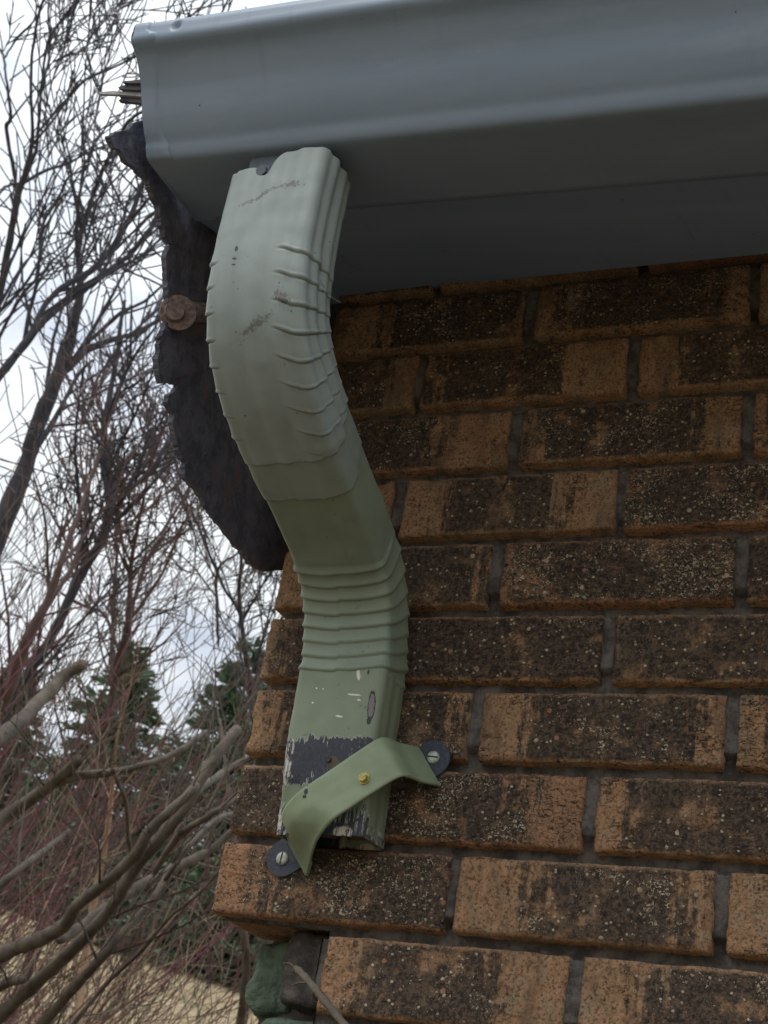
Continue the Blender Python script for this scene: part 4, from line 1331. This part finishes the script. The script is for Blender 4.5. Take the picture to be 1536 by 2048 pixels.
# multi-stem thickets: red dogwood and pale dead stems
def thicket(name, label, seed, D, x0, x1, ybase, nst, hgt, mat, lean, r=0.0045, group=None, lev=1, mat2=None, per=1.0, minr=0.0011):
    rng = random.Random(seed)
    a, b = MB(), MB()
    cen = None
    for i in range(nst):
        px = rng.uniform(x0, x1)
        P = at(px, ybase, D + rng.uniform(-0.5, 0.5))
        P.z = max(ground_h(P.x, P.y) - 0.03, -2.6)
        if cen is None: cen = P.copy()
        d = RT * (lean + rng.gauss(0, 0.16)) + Vector((0, 0, 1)) + FW * rng.gauss(0, 0.12)
        d.normalize()
        ln = hgt * rng.uniform(0.6, 1.1)
        n = 16; p = P.copy(); pts = [p.copy()]; rads = []
        rr = r * rng.uniform(0.6, 1.3)
        for q in range(n):
            d = (d + Vector((rng.gauss(0, .045), rng.gauss(0, .045), rng.gauss(0, .03)))).normalized()
            p = p + d * (ln / n); pts.append(p.copy())
        rads = [max(minr, rr * (1 - 0.75 * q / n)) for q in range(n + 1)]
        (a if rng.random() < 0.75 else b).tube(pts, rads, 5, False)
        for q in range(int(rng.uniform(4, 8) * per)):
            i_ = rng.randint(3, n - 1)
            td = (pts[i_ + 1] - pts[i_]).normalized()
            az = Vector((rng.gauss(0, 1), rng.gauss(0, 1), rng.gauss(0, 1))); az = (az - td * az.dot(td)).normalized()
            cd = td * 0.85 + az * rng.uniform(0.3, 0.7)
            grow(b, pts[i_], cd, ln * rng.uniform(0.12, 0.3), rads[i_] * 0.55, lev, rng, 0.10, 0.06, 2.6, (20, 45), minr)
    root = empty(name, tuple(cen), label, 'shrub', group)
    adopt(root, a.build('stems', mat, smooth=True), b.build('side_twigs', mat2 or mat, smooth=True))
g_ = 'multi stemmed shrubs at the lower left'
thicket('red_stem_shrub', 'dense dark red stemmed shrub at far lower left edge', 21, 4.6, -1150, -600, 2050, 48, 3.6, M_RED, 0.58, 0.0065, g_)
thicket('red_stem_shrub', 'red stemmed shrub with arching twigs below the conifer tops', 22, 5.6, -950, -460, 2050, 36, 3.8, M_RED, 0.55, 0.0060, g_)
thicket('red_stem_shrub', 'few thin red stems standing before grass near the brick corner', 23, 4.2, -260, 160, 2080, 10, 2.5, M_RED, 0.30, 0.0034, g_)
thicket('dead_stem_shrub', 'tangle of pale straw coloured dead stems at lower left', 24, 5.0, -850, -250, 2050, 55, 3.1, M_STRAW, 0.52, 0.0042, g_, 1, M_STRAW)
thicket('dead_stem_shrub', 'thin brown dead stems beside the lowest brick at the corner', 25, 3.9, 400, 600, 2080, 9, 2.3, M_BARKO, 0.05, 0.0040, g_, 1, M_STRAW)
thicket('brown_stem_shrub', 'brown twiggy thicket filling the gap before dark conifers', 26, 7.2, -760, -40, 2050, 70, 5.0, M_BARKR, 0.42, 0.0065, g_, 2, M_BARKO, 1.3, 0.0026)

# slim tan trunks
for (pix, D, lab, mt, sd_) in (([(150, 2080, 18), (160, 2010, 16), (168, 1935, 15), (190, 1790, 14), (205, 1720, 13), (220, 1620, 11), (226, 1560, 8), (232, 1490, 5), (246, 1400, 3)], 5.6, 'slim tan orange trunk standing in the stems at lower left', M_TAN, 31),
                          ([(478, 2100, 20), (482, 2040, 19), (493, 1934, 18), (486, 1856, 17), (478, 1800, 15), (470, 1700, 12), (455, 1560, 9), (440, 1440, 6)], 4.8, 'grey brown trunk standing just left of the lowest bricks', M_BARKO, 33)):
    traced_plant('young_tree', lab, 'tree', [pix], D, mt, sd_, dict(per_m=12, spread=(25, 60), len=(0.25, 0.6), r=0.004, lev=1, kids=2.5, minr=0.0015), 'slim young trunks')

# ------------------------------------------------------------ conifers beyond the slope
def conifer(name, loc, hgt, wid, seed, label, dens=1.0):
    rng = random.Random(seed)
    root = empty(name, loc, label, 'conifer', 'conifers beyond the grass slope')
    tmb = MB()
    tmb.tube([Vector((0, 0, -0.6)), Vector((0, 0, hgt * 0.5)), Vector((0.05, 0, hgt))], [hgt * 0.018, hgt * 0.011, 0.01], 8)
    t_o = tmb.build('trunk', M_BARKO, root, smooth=True)
    vs2, fs2, tint = [], [], []
    nb = int(190 * dens)
    for i in range(nb):
        t = (i + rng.random()) / nb
        z = hgt * (0.04 + 0.95 * t)
        rad = wid * (1 - t) ** 0.75 * rng.uniform(0.65, 1.12) + 0.12
        az = rng.uniform(0, 2 * PI)
        droop = rng.uniform(-0.30, 0.05) + 0.35 * t
        dirv = Vector((math.cos(az), math.sin(az), droop)).normalized()
        sidev = Vector((-math.sin(az), math.cos(az), 0))
        base_t = rng.random()
        ncl = max(3, int(rad / 0.10))
        for q in range(ncl):
            f = (q + rng.random()) / ncl
            c = Vector((0, 0, z)) + dirv * rad * f + Vector((0, 0, -0.12 * rad * f * f))
            spread_ = rad * 0.22 * (1.15 - f)
            for w in range(5):
                cc = c + sidev * rng.gauss(0, spread_) + Vector((0, 0, rng.gauss(0, 0.06)))
                dv = (dirv * rng.uniform(0.5, 1) + sidev * rng.uniform(-0.8, 0.8) + Vector((0, 0, rng.uniform(-0.35, 0.25)))).normalized()
                ln = rng.uniform(0.18, 0.38); wd = rng.uniform(0.030, 0.065)
                up_ = dv.cross(Vector((rng.gauss(0, 1), rng.gauss(0, 1), rng.gauss(0, 1)))).normalized()
                b0 = len(vs2)
                vs2 += [cc - up_ * wd * 0.6, cc + up_ * wd * 0.6, cc + dv * ln * 0.6 + up_ * wd, cc + dv * ln, cc + dv * ln * 0.6 - up_ * wd]
                fs2.append((b0, b0 + 4, b0 + 3, b0 + 2, b0 + 1))
                tv = (min(1, max(0, base_t * 0.5 + rng.random() * 0.5)), rng.random() ** 2, 0)
                tint += [tv] * 5
    o = mesh_obj('crown', vs2, fs2, M_NEED, root, smooth=False, attrs={'tint': tint})
    return root
def far(px, py, D):
    p = at(px, py, D)
    return (p.x, p.y, ground_h(p.x, p.y) - 0.2)
con = [(120, 36, 8.8, 3.0, 'conifer with broad top behind the left red stems'),
       (-120, 40, 9.0, 3.2, 'conifer at the far left edge behind the shrubs'),
       (250, 42, 8.2, 2.8, 'shorter conifer between the broad and tall ones'),
       (375, 37, 10.2, 3.1, 'tallest conifer rising left of the stepped brick corner'),
       (500, 40, 7.5, 3.0, 'dark conifer close behind the brick wall corner'),
       (-320, 38, 8.0, 3.0, 'conifer outside the left end of the row'),
       (440, 30, 2.6, 2.6, 'low bluish spruce at the top of the grass slope'),
       (300, 31, 2.7, 2.6, 'low green spruce behind the thick pruned branches'),
       (600, 32, 3.0, 2.6, 'low spruce mostly hidden by the brick corner'),
       (40, 32, 2.6, 2.4, 'low spruce at the left behind the tan trunk')]
for i, (px, D, hg, wd, lb) in enumerate(con):
    conifer('conifer', far(px, 1900, D), hg, wd, 100 + i, lb, 1.0 if hg > 5 else 0.7)

# ------------------------------------------------------------ dry grass tufts on the slope
rng = random.Random(77)
gv, gf, gt = [], [], []
for i in range(9000):
    az = R(rng.uniform(22, 46)); f_ = 9 + 27 * rng.random() ** 1.2
    x = CAM.x - math.sin(az) * f_; y = CAM.y + math.cos(az) * f_
    if noise.noise(Vector((x * 0.6, y * 0.6, 2))) < -0.25: continue
    z = ground_h(x, y)
    for k in range(5):
        bx, by = x + rng.gauss(0, 0.05), y + rng.gauss(0, 0.05)
        hh = rng.uniform(0.03, 0.085); w_ = rng.uniform(0.004, 0.009)
        an = rng.uniform(0, PI); lx, ly = rng.gauss(0, 0.05), rng.gauss(0, 0.05)
        b0 = len(gv)
        gv += [(bx - math.cos(an) * w_, by - math.sin(an) * w_, z - 0.01), (bx + math.cos(an) * w_, by + math.sin(an) * w_, z - 0.01), (bx + lx, by + ly, z + hh)]
        gf.append((b0, b0 + 1, b0 + 2))
gr = mesh_obj('dry_grass', gv, gf, M_STRAWG, smooth=False)
tag(gr, 'pale dry grass tufts scattered over the slope', 'grass', None, 'stuff')
